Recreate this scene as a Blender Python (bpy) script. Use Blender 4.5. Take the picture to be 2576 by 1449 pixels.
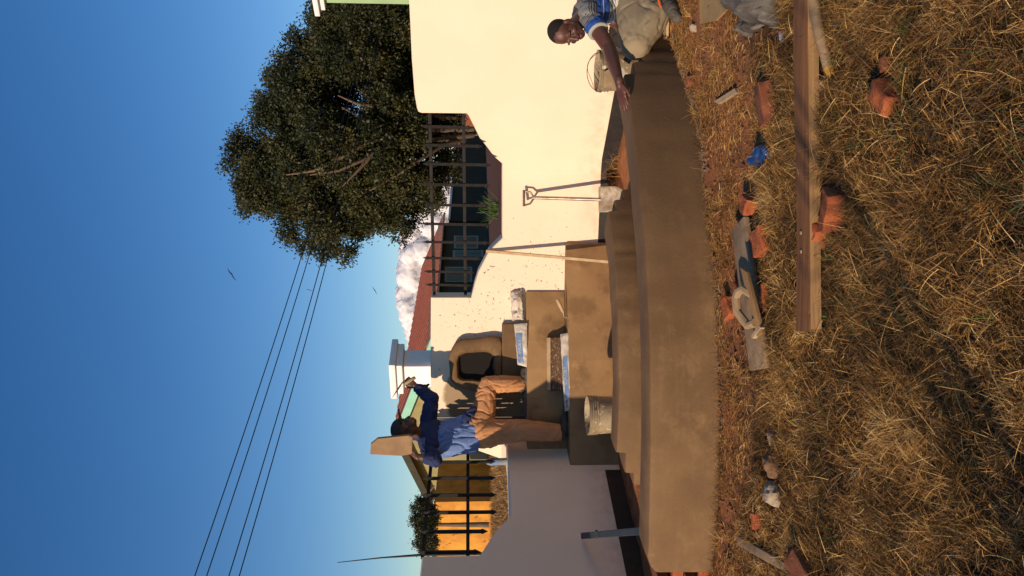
import bpy, bmesh, math, random
import numpy as np
from mathutils import Vector, Matrix, Quaternion, noise
from mathutils.bvhtree import BVHTree
R = math.radians
random.seed(7); rng = np.random.default_rng(7)
for o in list(bpy.data.objects): bpy.data.objects.remove(o)
scene = bpy.context.scene
C = scene.collection

# ------------------------------------------------------------------ camera (phone held on its side: world up is picture left)
CAM_H = 1.42; FOC = 2000.0; PITCH = R(3)
cam_d = bpy.data.cameras.new('camera'); cam = bpy.data.objects.new('camera', cam_d); C.objects.link(cam)
fw = Vector((0, math.cos(PITCH), -math.sin(PITCH))); up = Vector((0, math.sin(PITCH), math.cos(PITCH))); rt = Vector((1, 0, 0))
m = Matrix((-up, rt, -fw)).transposed().to_4x4(); m.translation = (0, 0, CAM_H)
cam.matrix_world = m
cam_d.sensor_width = 36; cam_d.lens = 36 * FOC / 2576; cam_d.clip_end = 3000; cam_d.clip_start = .05
scene.camera = cam
# ------------------------------------------------------------------ light
SUN_EL = 21.0; SUN_AZ = 40.0          # light travels towards +Y turned SUN_AZ towards +X
w = bpy.data.worlds.new('World'); scene.world = w; w.use_nodes = True
nt = w.node_tree; bg = nt.nodes['Background']; sky = nt.nodes.new('ShaderNodeTexSky')
sky.sky_type = 'NISHITA'; sky.sun_disc = False; sky.sun_elevation = R(SUN_EL); sky.sun_rotation = R(180 + SUN_AZ)
sky.air_density = 1.0; sky.dust_density = .1; sky.ozone_density = 2.6
hs = nt.nodes.new('ShaderNodeHueSaturation'); hs.inputs['Saturation'].default_value = 1.30; hs.inputs['Hue'].default_value = .508
nt.links.new(sky.outputs[0], hs.inputs['Color']); nt.links.new(hs.outputs[0], bg.inputs[0]); bg.inputs[1].default_value = .108
sd = bpy.data.lights.new('sun', 'SUN'); sd.energy = 5.0; sd.angle = R(.5); sd.color = (1, .76, .54)
so = bpy.data.objects.new('sun', sd); C.objects.link(so)
ldir = Vector((math.sin(R(SUN_AZ)) * math.cos(R(SUN_EL)), math.cos(R(SUN_AZ)) * math.cos(R(SUN_EL)), -math.sin(R(SUN_EL))))
so.rotation_euler = ldir.to_track_quat('-Z', 'Y').to_euler(); so.location = (-8, -8, 8)
vs = scene.view_settings; vs.view_transform = 'Standard'; vs.look = 'None'; vs.gamma = 1; vs.exposure = 0.0; vs.use_curve_mapping = False
scene.render.engine = 'CYCLES'; scene.cycles.max_bounces = 5; scene.cycles.transparent_max_bounces = 8

# ------------------------------------------------------------------ helpers
def ray(X, Y):                        # direction of a point of the photograph (2576 x 1449 units)
    u = (724.5 - Y) / FOC; v = (1288 - X) / FOC
    return Vector((u, math.cos(PITCH) + v * math.sin(PITCH), -math.sin(PITCH) + v * math.cos(PITCH)))
def P(X, Y, d): r = ray(X, Y); return Vector((0, 0, CAM_H)) + r * (d / r.y)
def G(X, Y, z=0.): r = ray(X, Y); return Vector((0, 0, CAM_H)) + r * ((z - CAM_H) / r.z)
def smooth(o, ang=40):
    me = o.data
    me.polygons.foreach_set('use_smooth', [True] * len(me.polygons))
    try: me.set_sharp_from_angle(angle=R(ang))
    except Exception: pass
def tag(o, label=None, cat=None, group=None, kind=None):
    if label: o['label'] = label
    if cat: o['category'] = cat
    if group: o['group'] = group
    if kind: o['kind'] = kind
    return o
def empty(name, loc, label, cat, group=None):
    o = bpy.data.objects.new(name, None); C.objects.link(o); o.location = loc; o.empty_display_size = .1
    return tag(o, label, cat, group)
def link(name, me, mat=None, parent=None, sm=None, world=True):
    o = bpy.data.objects.new(name, me); C.objects.link(o)
    if mat: me.materials.clear(); me.materials.append(mat)
    if parent:
        o.parent = parent
        if world: o.matrix_parent_inverse = parent_world(parent).inverted()
    if sm is not None: smooth(o, sm)
    return o
def parent_world(o):
    mt = Matrix.LocRotScale(o.location, o.rotation_euler, o.scale)
    if o.parent: return parent_world(o.parent) @ o.matrix_parent_inverse @ mt
    return mt
class MB:
    def __init__(s): s.v = []; s.f = []
    def add(s, vs_, fs):
        n = len(s.v); s.v += [tuple(p) for p in vs_]; s.f += [tuple(i + n for i in f) for f in fs]; return s
    def hexa(s, a):                    # 8 points: bottom 4, top 4
        return s.add(a, [(3, 2, 1, 0), (4, 5, 6, 7), (0, 1, 5, 4), (1, 2, 6, 5), (2, 3, 7, 6), (3, 0, 4, 7)])
    def box(s, c, sz, rot=None):
        c = Vector(c); q = rot.to_matrix() if isinstance(rot, Quaternion) else (rot or Matrix.Identity(3))
        a = [c + q @ Vector((x * sz[0] / 2, y * sz[1] / 2, z * sz[2] / 2)) for z in (-1, 1) for x, y in ((-1, -1), (1, -1), (1, 1), (-1, 1))]
        return s.hexa(a)
    def bar(s, a, b, w_, h_, upv=(0, 0, 1)):
        a, b = Vector(a), Vector(b); d = (b - a); L = d.length; d.normalize(); x = d.cross(Vector(upv)).normalized(); z = x.cross(d)
        return s.box((a + b) / 2, (w_, L, h_), Matrix((x, d, z)).transposed())
    def tube(s, pts, rad, n=8, cap=True):
        pts = [Vector(p) for p in pts]
        if not hasattr(rad, '__len__'): rad = [rad] * len(pts)
        vs_ = []; prev = None
        for i, p in enumerate(pts):
            d = (pts[min(i + 1, len(pts) - 1)] - pts[max(i - 1, 0)]).normalized()
            if prev is None: x = d.orthogonal().normalized()
            else: x = (prev - d * prev.dot(d)).normalized()
            prev = x; y = d.cross(x)
            for k in range(n):
                a = 2 * math.pi * k / n; vs_.append(p + (x * math.cos(a) + y * math.sin(a)) * rad[i])
        fs = [(i * n + k, i * n + (k + 1) % n, (i + 1) * n + (k + 1) % n, (i + 1) * n + k) for i in range(len(pts) - 1) for k in range(n)]
        if cap: fs += [tuple(range(n))[::-1], tuple((len(pts) - 1) * n + k for k in range(n))]
        return s.add(vs_, fs)
    def lathe(s, prof, c, n=32, ax=None):   # prof: (r, h)
        c = Vector(c); q = ax if ax is not None else Matrix.Identity(3)
        vs_ = [c + q @ Vector((r * math.cos(2 * math.pi * k / n), r * math.sin(2 * math.pi * k / n), h)) for r, h in prof for k in range(n)]
        fs = [(i * n + k, i * n + (k + 1) % n, (i + 1) * n + (k + 1) % n, (i + 1) * n + k) for i in range(len(prof) - 1) for k in range(n)]
        return s.add(vs_, fs)
    def prism(s, poly, off):           # closed polygon of 3D points extruded by off
        n = len(poly); off = Vector(off); a = [Vector(p) for p in poly]
        return s.add(a + [p + off for p in a], [tuple(range(n))[::-1], tuple(range(n, 2 * n))] + [(k, (k + 1) % n, n + (k + 1) % n, n + k) for k in range(n)])
    def mesh(s, name):
        me = bpy.data.meshes.new(name); me.from_pydata([tuple(v) for v in s.v], [], s.f)
        bm = bmesh.new(); bm.from_mesh(me); bmesh.ops.recalc_face_normals(bm, faces=bm.faces); bm.to_mesh(me); bm.free(); me.update(); return me
    def build(s, name, mat=None, parent=None, sm=None, bevel=0, rough=0, rs=8, sub=0):
        me = s.mesh(name)
        if bevel or rough or sub:
            bm = bmesh.new(); bm.from_mesh(me)
            if bevel: bmesh.ops.bevel(bm, geom=list(bm.edges), offset=bevel, segments=2, affect='EDGES', profile=.6)
            if sub: bmesh.ops.subdivide_edges(bm, edges=list(bm.edges), cuts=sub, use_grid_fill=True)
            if rough:
                bm.normal_update(); sh = Vector((random.random() * 50, 3, 7))
                for v in bm.verts: v.co += v.normal * rough * noise.fractal(v.co * rs + sh, .7, 2.1, 4)
            bm.to_mesh(me); bm.free()
        return link(name, me, mat, parent, sm)
def interp(tab, x):
    xs = [t[0] for t in tab]; ys = [t[1] for t in tab]; return float(np.interp(x, xs, ys))

# ------------------------------------------------------------------ materials
def mat(name, col, rough=.8, var=None, vs_=6., bump=0., bs=40., spec=.3, metal=0., detail=6., spots=None, extra=None, stretch=None):
    """col base colour, var second colour mixed by noise, spots=(colour, scale, threshold)"""
    m_ = bpy.data.materials.new(name); m_.use_nodes = True; n = m_.node_tree; p = n.nodes['Principled BSDF']
    p.inputs['Roughness'].default_value = rough; p.inputs['Metallic'].default_value = metal; p.inputs['Specular IOR Level'].default_value = spec
    tc = n.nodes.new('ShaderNodeTexCoord'); geo = n.nodes.new('ShaderNodeNewGeometry'); src = geo.outputs['Position']
    if stretch:
        mp = n.nodes.new('ShaderNodeMapping'); mp.inputs['Scale'].default_value = stretch; n.links.new(src, mp.inputs[0]); src = mp.outputs[0]
    def nz(sc, det=detail, r=.6):
        t = n.nodes.new('ShaderNodeTexNoise'); t.inputs['Scale'].default_value = sc; t.inputs['Detail'].default_value = det; t.inputs['Roughness'].default_value = r
        n.links.new(src, t.inputs['Vector']); return t.outputs['Fac']
    def mix(a, b, f):
        x = n.nodes.new('ShaderNodeMix'); x.data_type = 'RGBA'
        for s_, v in ((6, a), (7, b)):
            if isinstance(v, tuple): x.inputs[s_].default_value = (*v[:3], 1)
            else: n.links.new(v, x.inputs[s_])
        if isinstance(f, float): x.inputs[0].default_value = f
        else: n.links.new(f, x.inputs[0])
        return x.outputs[2]
    def ramp(f, a, b):
        r_ = n.nodes.new('ShaderNodeMapRange'); r_.inputs[1].default_value = a; r_.inputs[2].default_value = b; r_.clamp = True
        n.links.new(f, r_.inputs[0]); return r_.outputs[0]
    c = col
    if var: c = mix(col, var, ramp(nz(vs_), .35, .65))
    if spots:
        for sc_, s2, th in ([spots] if isinstance(spots[0], tuple) and not isinstance(spots[0][0], tuple) else spots):
            c = mix(c, sc_, ramp(nz(s2, 3), th, th + .04))
    if extra: c = extra(n, c, mix, ramp, nz, geo, tc)
    if isinstance(c, tuple): p.inputs['Base Color'].default_value = (*c[:3], 1)
    else: n.links.new(c, p.inputs['Base Color'])
    if bump:
        b = n.nodes.new('ShaderNodeBump'); b.inputs['Strength'].default_value = 1; b.inputs['Distance'].default_value = bump
        n.links.new(nz(bs, 8, .65), b.inputs['Height']); n.links.new(b.outputs[0], p.inputs['Normal'])
    m_['p'] = 1
    return m_
M = {}
def near_mask(n, geo, c0, rad):        # 1 near a point of the scene, falling to 0 at rad
    v = n.nodes.new('ShaderNodeVectorMath'); v.operation = 'DISTANCE'; n.links.new(geo.outputs['Position'], v.inputs[0]); v.inputs[1].default_value = c0
    r_ = n.nodes.new('ShaderNodeMapRange'); r_.inputs[1].default_value = rad; r_.inputs[2].default_value = rad * .45; n.links.new(v.outputs['Value'], r_.inputs[0]); return r_.outputs[0]
def math_(n, op, a, b):
    x = n.nodes.new('ShaderNodeMath'); x.operation = op; x.use_clamp = True
    for i, v in enumerate((a, b)):
        if isinstance(v, (int, float)): x.inputs[i].default_value = v
        else: n.links.new(v, x.inputs[i])
    return x.outputs[0]
def wall_extra(n, c, mix, ramp, nz, geo, tc):
    # mortar splashes thick round the niche, sparse elsewhere; muddy foot of the wall
    a = near_mask(n, geo, (-.55, 8.15, .75), 1.9)
    sp = nz(34, 4, .7); th = math_(n, 'MULTIPLY', a, .15)
    f = ramp(math_(n, 'ADD', sp, th), .775, .79)
    c = mix(c, (.16, .11, .06), f)
    b = ramp(nz(85, 2, .6), .745, .76); b2 = math_(n, 'MULTIPLY', b, a); c = mix(c, (.13, .09, .05), b2)
    # smeared mortar beside the niche
    e = near_mask(n, geo, (-1.13, 8.3, 1.25), .62); g = math_(n, 'ADD', e, math_(n, 'MULTIPLY', nz(5, 5), .35)); c = mix(c, (.30, .22, .13), ramp(g, .62, .72))
    sx = n.nodes.new('ShaderNodeSeparateXYZ'); n.links.new(geo.outputs['Position'], sx.inputs[0])
    h = n.nodes.new('ShaderNodeMapRange'); h.inputs[1].default_value = .42; h.inputs[2].default_value = .1; n.links.new(sx.outputs['Z'], h.inputs[0])
    k = math_(n, 'MULTIPLY', h.outputs[0], ramp(nz(9, 5), .42, .75)); return mix(c, (.45, .30, .16), math_(n, 'MULTIPLY', k, .6))
M['wall'] = mat('cream_paint', (.83, .685, .52), .75, (.80, .655, .49), 2.5, .0015, 60, extra=wall_extra)
M['plinth'] = mat('black_band_paint', (.018, .017, .017), .5, (.03, .027, .025), 12, .001, 60, spots=((.25, .2, .15), 60, .73))
M['white'] = mat('white_paint', (.80, .79, .78), .7, (.74, .74, .74), 5, .001, 60)
M['greenpaint'] = mat('pale_green_paint', (.35, .5, .25), .8, (.3, .42, .22), 3, .001, 40)
def damp(n, c, mix, ramp, nz, geo, tc):
    f = ramp(nz(2.6, 5, .6), .50, .62); c = mix(c, (.15, .085, .038), math_(n, 'MULTIPLY', f, .6))
    return mix(c, (.43, .27, .135), ramp(nz(7, 6, .7), .60, .8))
M['render'] = mat('fresh_cement_render', (.34, .208, .094), .82, (.25, .150, .066), 1.7, .0022, 55, extra=damp, spots=((.06, .04, .02), 90, .76))
def wet_extra(n, c, mix, ramp, nz, geo, tc):      # darkens towards the right end; dried pale bloom and trowel marks elsewhere
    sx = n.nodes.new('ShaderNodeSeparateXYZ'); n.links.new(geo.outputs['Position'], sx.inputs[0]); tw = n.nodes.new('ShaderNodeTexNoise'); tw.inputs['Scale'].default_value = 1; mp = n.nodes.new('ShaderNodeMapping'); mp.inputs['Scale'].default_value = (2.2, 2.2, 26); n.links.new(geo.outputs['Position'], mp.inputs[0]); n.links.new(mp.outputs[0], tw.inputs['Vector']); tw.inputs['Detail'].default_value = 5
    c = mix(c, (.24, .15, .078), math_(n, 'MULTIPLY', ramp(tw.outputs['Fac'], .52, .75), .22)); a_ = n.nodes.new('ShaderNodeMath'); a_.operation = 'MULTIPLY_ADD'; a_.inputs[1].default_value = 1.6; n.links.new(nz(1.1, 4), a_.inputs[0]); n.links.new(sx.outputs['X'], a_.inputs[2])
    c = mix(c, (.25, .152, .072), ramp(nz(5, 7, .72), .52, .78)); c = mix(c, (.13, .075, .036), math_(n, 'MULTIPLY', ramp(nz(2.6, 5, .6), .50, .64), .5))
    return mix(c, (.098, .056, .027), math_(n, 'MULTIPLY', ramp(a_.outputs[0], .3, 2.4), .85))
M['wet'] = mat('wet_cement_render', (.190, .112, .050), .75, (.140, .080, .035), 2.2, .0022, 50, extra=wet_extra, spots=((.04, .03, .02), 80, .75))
M['ragged'] = mat('ragged_mortar', (.14, .09, .05), .95, (.08, .05, .03), 20, .012, 35)
M['brick'] = mat('burnt_brick', (.40, .115, .038), .9, (.26, .07, .028), 14, .010, 50, spots=((.2, .1, .06), 30, .68))
M['brickdark'] = mat('muddy_brick', (.26, .085, .04), .95, (.18, .07, .035), 14, .004, 60)
M['soil'] = mat('red_soil', (.20, .085, .036), .95, (.13, .06, .028), 5, .012, 30, spots=((.32, .17, .08), 38, .66))
M['lawn_soil'] = mat('dry_ground', (.13, .068, .030), .97, (.055, .037, .018), 7, .015, 45)
M['far_ground'] = mat('dry_yard', (.40, .25, .10), .95, (.26, .17, .07), 4, .01, 40, spots=((.10, .09, .03), 3, .58))
M['stone'] = mat('pale_stone', (.42, .34, .24), .9, (.28, .2, .13), 16, .004, 50)
M['stonebrown'] = mat('brown_stone', (.24, .13, .065), .9, (.14, .08, .04), 16, .004, 50)
def wood(name, a, b, st=(2, 30, 30)): return mat(name, a, .75, b, 2.2, .0012, 6, stretch=st, detail=5)
M['timber'] = wood('brown_timber', (.22, .10, .038), (.13, .058, .022), (1.2, 26, 26))
M['timberpale'] = wood('pale_sawn_edge', (.33, .20, .09), (.22, .125, .05), (1.2, 26, 26))
M['greywood'] = wood('weathered_wood', (.36, .25, .14), (.22, .15, .08), (5, 5, 5))
M['palewood'] = wood('pale_wood', (.50, .37, .21), (.38, .27, .15), (8, 8, 8))
M['bark'] = mat('rough_block', (.085, .045, .024), .9, (.13, .075, .04), 20, .004, 40, spots=((.33, .24, .15), 32, .6), stretch=(1, 1, 2.5))
M['iron'] = mat('dark_iron_paint', (.014, .014, .015), .75, (.028, .024, .020), 20, .0004, 90, spec=.2)
M['steel'] = mat('worn_steel', (.36, .32, .26), .42, (.22, .17, .12), 16, .0006, 70, metal=.75)
M['bluesteel'] = mat('blue_grey_paint', (.05, .068, .085), .5, (.035, .045, .055), 12, .0006, 70)
M['plastic'] = mat('dirty_cream_plastic', (.33, .27, .17), .5, (.20, .15, .09), 9, .003, 40, spots=(((.62, .55, .42), 26, .62), ((.11, .08, .05), 18, .63)))
M['cementcake'] = mat('caked_mortar', (.33, .27, .17), .9, (.22, .17, .1), 10, .004, 50)
M['dark'] = mat('recess_shade', (.012, .010, .009), .95)
M['paper'] = mat('bag_paper', (.66, .61, .52), .7, (.42, .37, .30), 9, .004, 30)
M['bagblue'] = mat('bag_blue_print', (.12, .22, .42), .7, (.16, .26, .42), 20, .002, 30)
M['baggrey'] = mat('grey_plastic_sheet', (.17, .155, .125), .5, (.07, .06, .05), 7, .008, 14, spots=((.3, .15, .05), 5, .64))
M['ink'] = mat('dark_print', (.05, .05, .06), .8)
M['inkwhite'] = mat('white_print', (.72, .72, .72), .7)
M['skin1'] = mat('skin_man', (.115, .052, .030), .45, (.085, .038, .022), 18, .0008, 120, spec=.5)
M['skin2'] = mat('skin_worker', (.10, .038, .022), .5, (.075, .028, .018), 18, .0008, 120, spec=.6)
M['hand_dust'] = mat('dusty_skin', (.24, .17, .13), .8, (.12, .06, .04), 30, .001, 80)
M['hair'] = mat('short_hair', (.014, .011, .010), .95, None, 1, .004, 300)
M['eye'] = mat('eye_white', (.22, .17, .14), .4)
M['cap'] = mat('charcoal_cap', (.045, .038, .033), .85, (.06, .05, .042), 14, .001, 300)
def cloth_spl(n, c, mix, ramp, nz, geo, tc): return mix(c, (.55, .55, .55), ramp(nz(38, 3, .7), .685, .71))
M['shirtblue'] = mat('blue_shirt', (.16, .25, .50), .85, (.125, .20, .42), 7, .010, 7, extra=cloth_spl)
M['shirtnavy'] = mat('navy_yoke', (.028, .042, .115), .85, (.02, .03, .085), 8, .008, 9)
M['trouser'] = mat('tan_trousers', (.56, .28, .125), .9, (.44, .21, .09), 6, .007, 6, stretch=(1.8, 1.8, .8))
M['khaki'] = mat('khaki_trousers', (.30, .245, .155), .9, (.24, .19, .12), 6, .004, 7)
M['shoe'] = mat('dark_shoe', (.03, .028, .026), .6, (.10, .09, .07), 12, .002, 40)
M['shoegrey'] = mat('grey_shoe', (.12, .105, .08), .7, (.06, .055, .045), 12, .002, 40)
M['roof'] = mat('red_roof_sheet', (.36, .115, .05), .6, (.26, .08, .04), 3, .0, 40)
M['rooftan'] = mat('unpainted_roof_sheet', (.36, .25, .15), .7, (.28, .19, .11), 3)
M['mint'] = mat('mint_board', (.30, .62, .47), .6, (.27, .56, .42), 3)
M['olive'] = mat('olive_wall', (.31, .27, .125), .9, (.25, .22, .10), 2.2, .002, 30, spots=((.38, .33, .17), 1.6, .62))
M['darkwall'] = mat('shade_dark_wall', (.055, .05, .03), .9, (.04, .038, .024), 2)  # walls facing away from the sun; their shade is put into this colour
M['orange'] = mat('ochre_wall', (.62, .30, .045), .85, (.42, .18, .03), 1.6, .003, 20, spots=((.25, .11, .03), 3, .62))
M['frame'] = mat('window_frame', (.20, .22, .20), .6)
M['glass'] = mat('window_glass', (.02, .04, .04), .5, spec=.1)
M['louvre'] = mat('teal_glass', (.03, .09, .10), .5, spec=.1)
M['bark_tree'] = mat('tree_bark', (.19, .135, .09), .9, (.09, .06, .04), 4, .01, 20, stretch=(4, 4, 1))
M['wire'] = mat('black_wire', (.01, .01, .012), .6)
M['mound'] = mat('red_earth', (.20, .065, .03), .95, (.12, .045, .02), 8, .01, 30)
M['bluepet'] = mat('blue_plastic_film', (.006, .025, .10), .08, (.015, .06, .20), 30, .001, 40, spec=.9)
M['orangeplastic'] = mat('orange_strap', (.8, .12, .02), .5)
def leafmat(name, cols):
    m_ = bpy.data.materials.new(name); m_.use_nodes = True; n = m_.node_tree; p = n.nodes['Principled BSDF']
    at = n.nodes.new('ShaderNodeAttribute'); at.attribute_name = 'tint'; cr = n.nodes.new('ShaderNodeValToRGB')
    while len(cr.color_ramp.elements) < len(cols): cr.color_ramp.elements.new(.5)
    for i, c in enumerate(cols): e = cr.color_ramp.elements[i]; e.position = c[0]; e.color = (*c[1], 1)
    n.links.new(at.outputs['Fac'], cr.inputs[0]); n.links.new(cr.outputs[0], p.inputs['Base Color'])
    p.inputs['Roughness'].default_value = .55; p.inputs['Specular IOR Level'].default_value = .4
    tr = n.nodes.new('ShaderNodeBsdfTranslucent'); n.links.new(cr.outputs[0], tr.inputs[0]); mx = n.nodes.new('ShaderNodeMixShader'); mx.inputs[0].default_value = .25
    n.links.new(p.outputs[0], mx.inputs[1]); n.links.new(tr.outputs[0], mx.inputs[2]); n.links.new(mx.outputs[0], n.nodes['Material Output'].inputs[0]); return m_
M['leaf'] = leafmat('tree_leaves', [(0, (.010, .017, .006)), (.4, (.028, .036, .011)), (.75, (.066, .066, .018)), (1, (.12, .10, .03))])
M['grass'] = leafmat('dry_grass_blades', [(0, (.016, .015, .005)), (.2, (.060, .040, .012)), (.4, (.20, .095, .028)), (.65, (.44, .235, .062)), (.88, (.76, .47, .14)), (1, (.86, .66, .30))])
M['greenblade'] = leafmat('green_blades', [(0, (.02, .04, .01)), (1, (.12, .2, .04))])

M['blade'] = mat('worn_shovel_blade', (.50, .45, .36), .5, (.30, .22, .13), 16, .0008, 60, metal=.3)
M['hawk'] = mat('mortar_stained_board', (.30, .19, .10), .85, (.22, .14, .075), 10, .001, 60)
M['crumb'] = mat('mortar_crumb', (.22, .16, .10), .95, (.10, .065, .035), 60)
M['yellow'] = mat('yellow_tip', (.55, .30, .05), .8)
M['yellowpaper'] = mat('yellow_cardboard', (.42, .27, .10), .85, (.32, .22, .10), 6, .001, 30)
M['khakishade'] = mat('khaki_in_shade', (.02, .018, .016), .9, (.03, .026, .02), 8, .004, 12)
M['cuff'] = mat('grey_cuff', (.36, .37, .33), .9, None, 1, .001, 200)
M['pet'] = mat('clear_plastic', (.22, .25, .28), .15, None, 1, 0, 1, spec=.8)
def polo_mat(a, b, name):
    m_ = mat(name, (.3, .3, .3), .85, bump=.004, bs=12); n = m_.node_tree; p = n.nodes['Principled BSDF']; geo = n.nodes.new('ShaderNodeNewGeometry'); d = b - a; L2 = d.dot(d)
    v = n.nodes.new('ShaderNodeVectorMath'); v.operation = 'SUBTRACT'; n.links.new(geo.outputs['Position'], v.inputs[0]); v.inputs[1].default_value = a
    v2 = n.nodes.new('ShaderNodeVectorMath'); v2.operation = 'DOT_PRODUCT'; n.links.new(v.outputs[0], v2.inputs[0]); v2.inputs[1].default_value = d / L2
    t = n.nodes.new('ShaderNodeTexNoise'); t.inputs['Scale'].default_value = 7; n.links.new(geo.outputs['Position'], t.inputs['Vector'])
    ad = n.nodes.new('ShaderNodeMath'); ad.operation = 'MULTIPLY_ADD'; ad.inputs[1].default_value = .10; n.links.new(t.outputs['Fac'], ad.inputs[0]); n.links.new(v2.outputs['Value'], ad.inputs[2])
    cr = n.nodes.new('ShaderNodeValToRGB'); cr.color_ramp.interpolation = 'CONSTANT'; e = cr.color_ramp.elements
    g, k, bl, w_, lg = (.20, .205, .20), (.035, .035, .045), (.02, .075, .30), (.68, .68, .68), (.35, .40, .45)
    seq = [(0, g), (.33, k), (.345, g), (.365, k), (.385, g), (.405, k), (.43, (.10, .11, .14)), (.45, k), (.48, bl), (.60, lg), (.62, bl), (.74, k), (.75, lg), (.77, k), (.785, lg), (.81, k), (.82, w_), (.86, k), (.87, w_), (.93, k), (.94, w_)]
    if 'sleeve' in name: seq = [(0, g), (.50, k), (.52, g), (.545, k), (.565, g), (.59, k), (.61, g), (.63, k), (.65, (.10, .11, .14)), (.70, bl)]
    for i, (x, c) in enumerate(seq):
        q = e[i] if i < 1 else e.new(x) if i > 1 or len(e) < 2 else e[1]
        q.position = x; q.color = (*c, 1)
    n.links.new(ad.outputs[0], cr.inputs[0]); n.links.new(cr.outputs[0], p.inputs['Base Color']); return m_

# ------------------------------------------------------------------ wall plans
RW = [(-1.36, 8.36), (-.6, 8.15), (0, 8.02), (.46, 7.93), (.95, 7.80), (1.2, 7.67), (1.45, 7.38), (1.75, 6.98), (2.05, 6.53), (2.27, 6.22), (2.5, 5.88), (3.1, 5.0)]
def catmull(pts, k=8):
    out = []
    for i in range(len(pts) - 1):
        p0 = Vector(pts[max(i - 1, 0)]); p1 = Vector(pts[i]); p2 = Vector(pts[i + 1]); p3 = Vector(pts[min(i + 2, len(pts) - 1)])
        for j in range(k):
            t = j / k; out.append(.5 * ((2 * p1) + (p2 - p0) * t + (2 * p0 - 5 * p1 + 4 * p2 - p3) * t * t + (3 * p1 - p0 - 3 * p2 + p3) * t ** 3))
    out.append(Vector(pts[-1])); return out
RWs = catmull(RW)
LW = [Vector((-1.36, 8.36)), Vector((-1.733, 7.436)), Vector((-2.355, 6.443)), Vector((-2.62, 6.02)), Vector((-3.3, 4.85))]
def hit(plan, Y):
    u = (724.5 - Y) / FOC / math.cos(PITCH)   # x = u*y approx (vertical planes: u refined below)
    for a, b in zip(plan[:-1], plan[1:]):
        fa = a.x - u * a.y; fb = b.x - u * b.y
        if fa * fb <= 0 and fa != fb:
            t = fa / (fa - fb); return a.lerp(b, t), (b - a).normalized()
    return None
def hitX(plan, X, Y):
    """point of the vertical wall surface seen at (X, Y)"""
    r = ray(X, Y); u = r.x / r.y
    for a, b in zip(plan[:-1], plan[1:]):
        fa = a.x - u * a.y; fb = b.x - u * b.y
        if fa * fb <= 0 and fa != fb:
            t = fa / (fa - fb); p = a.lerp(b, t); return Vector((p.x, p.y, CAM_H + r.z / r.y * p.y)), (b - a).normalized()
def wall_mesh(name, plan, prof, thick, side, mat_, zb=-.4, bev=.012, parent=None):
    """prof: list of (X,Y) along the wall; back is offset by thick*side normal"""
    cols = []; lastY = 1e9
    for X, Y in prof:
        q = hitX(plan, X, Y)
        if not q: continue
        p, d = q; n = Vector((-d.y, d.x)) * side
        if abs(Y - lastY) < .3: p = Vector((cols[-1][0].x, cols[-1][0].y, p.z)); n = cols[-1][1]
        lastY = Y
        cols.append((Vector((p.x, p.y)), n, p.z))
    mb = MB(); V = []; K = 8
    for i, (p, n, z) in enumerate(cols):
        zs = [min(z - bev, l_) for l_ in (zb, 0, .2, .45, .7, .95, 1.02)] + [z - bev]
        V += [(p.x, p.y, zz) for zz in zs]
        a = p + n * bev; V.append((a.x, a.y, z)); b = p + n * (thick - bev); V.append((b.x, b.y, z)); c = p + n * thick; V += [(c.x, c.y, z - bev), (c.x, c.y, zb)]
    m_ = K + 4; F_ = []
    for i in range(len(cols) - 1):
        for k in range(m_ - 1): F_.append((i * m_ + k, i * m_ + k + 1, (i + 1) * m_ + k + 1, (i + 1) * m_ + k))
    F_.append(tuple(range(m_))); F_.append(tuple((len(cols) - 1) * m_ + k for k in range(m_)))
    mb.add(V, F_); return mb.build(name, mat_, parent), cols
def dens(pts, step=12):
    out = []
    for a, b in zip(pts[:-1], pts[1:]):
        n = max(1, int(abs(a[1] - b[1]) / step))
        for k in range(n): out.append((a[0] + (b[0] - a[0]) * k / n, a[1] + (b[1] - a[1]) * k / n))
    out.append(pts[-1]); return out
rprof = dens([(1083, 1050), (1083, 900), (1084, 749), (1185, 749), (1195, 712), (1204, 682), (1231, 630), (1264, 598), (1264, 413), (1253, 404), (1242, 394), (1224, 370), (1207, 349), (1196, 327), (1186, 307), (1179, 293), (1172, 285), (1058, 285), (1052, 282), (1049, 274), (1043, 240), (1036, 150), (1032, 60), (1029, 0), (1026, -60), (1018, -160)])
right_wall = empty('boundary_wall', (.5, 7.9, 0), 'sunlit cream boundary wall sweeping down to a dip under the iron railing', 'wall')
rw_ob, rcols = wall_mesh('wall_body', RWs, rprof, .26, 1, M['wall'], parent=right_wall)
lprof = dens([(1083, 1052), (1083, 1078), (1200, 1079), (1262, 1100), (1273, 1112), (1277, 1150), (1283, 1291), (1281, 1300), (1249, 1332), (1211, 1390), (1205, 1398), (1063, 1398), (1061, 1402), (1056, 1449), (1052, 1485), (1000, 1800), (960, 1990)])
left_wall = empty('boundary_wall', (-2, 7, 0), 'shaded cream boundary wall at the left with a lower middle below the black railing', 'wall')
lw_ob, lcols = wall_mesh('wall_body', LW, lprof, .26, -1, M['wall'], parent=left_wall)
def band(plan, Ya, Yb, Xt, side, parent):
    mb = MB(); V = []
    n = 60; Ys = [Ya + (Yb - Ya) * i / n for i in range(n + 1)]; rows = 0
    for Y in Ys:
        X = interp(Xt, Y); q = hitX(plan, X, Y)
        if not q: continue
        p, d = q; nn = Vector((-d.y, d.x)) * side; a = Vector((p.x, p.y)) - nn * .005; z = min(.17, max(.12, p.z)); rows += 1
        V += [(a.x, a.y, -.3), (a.x, a.y, z), (p.x + nn.x * .004, p.y + nn.y * .004, z)]
    mb.add(V, [(i * 3 + k, i * 3 + k + 1, (i + 1) * 3 + k + 1, (i + 1) * 3 + k) for i in range(rows - 1) for k in (0, 1)])
    return mb.build('skirting_band', M['plinth'], parent)
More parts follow.
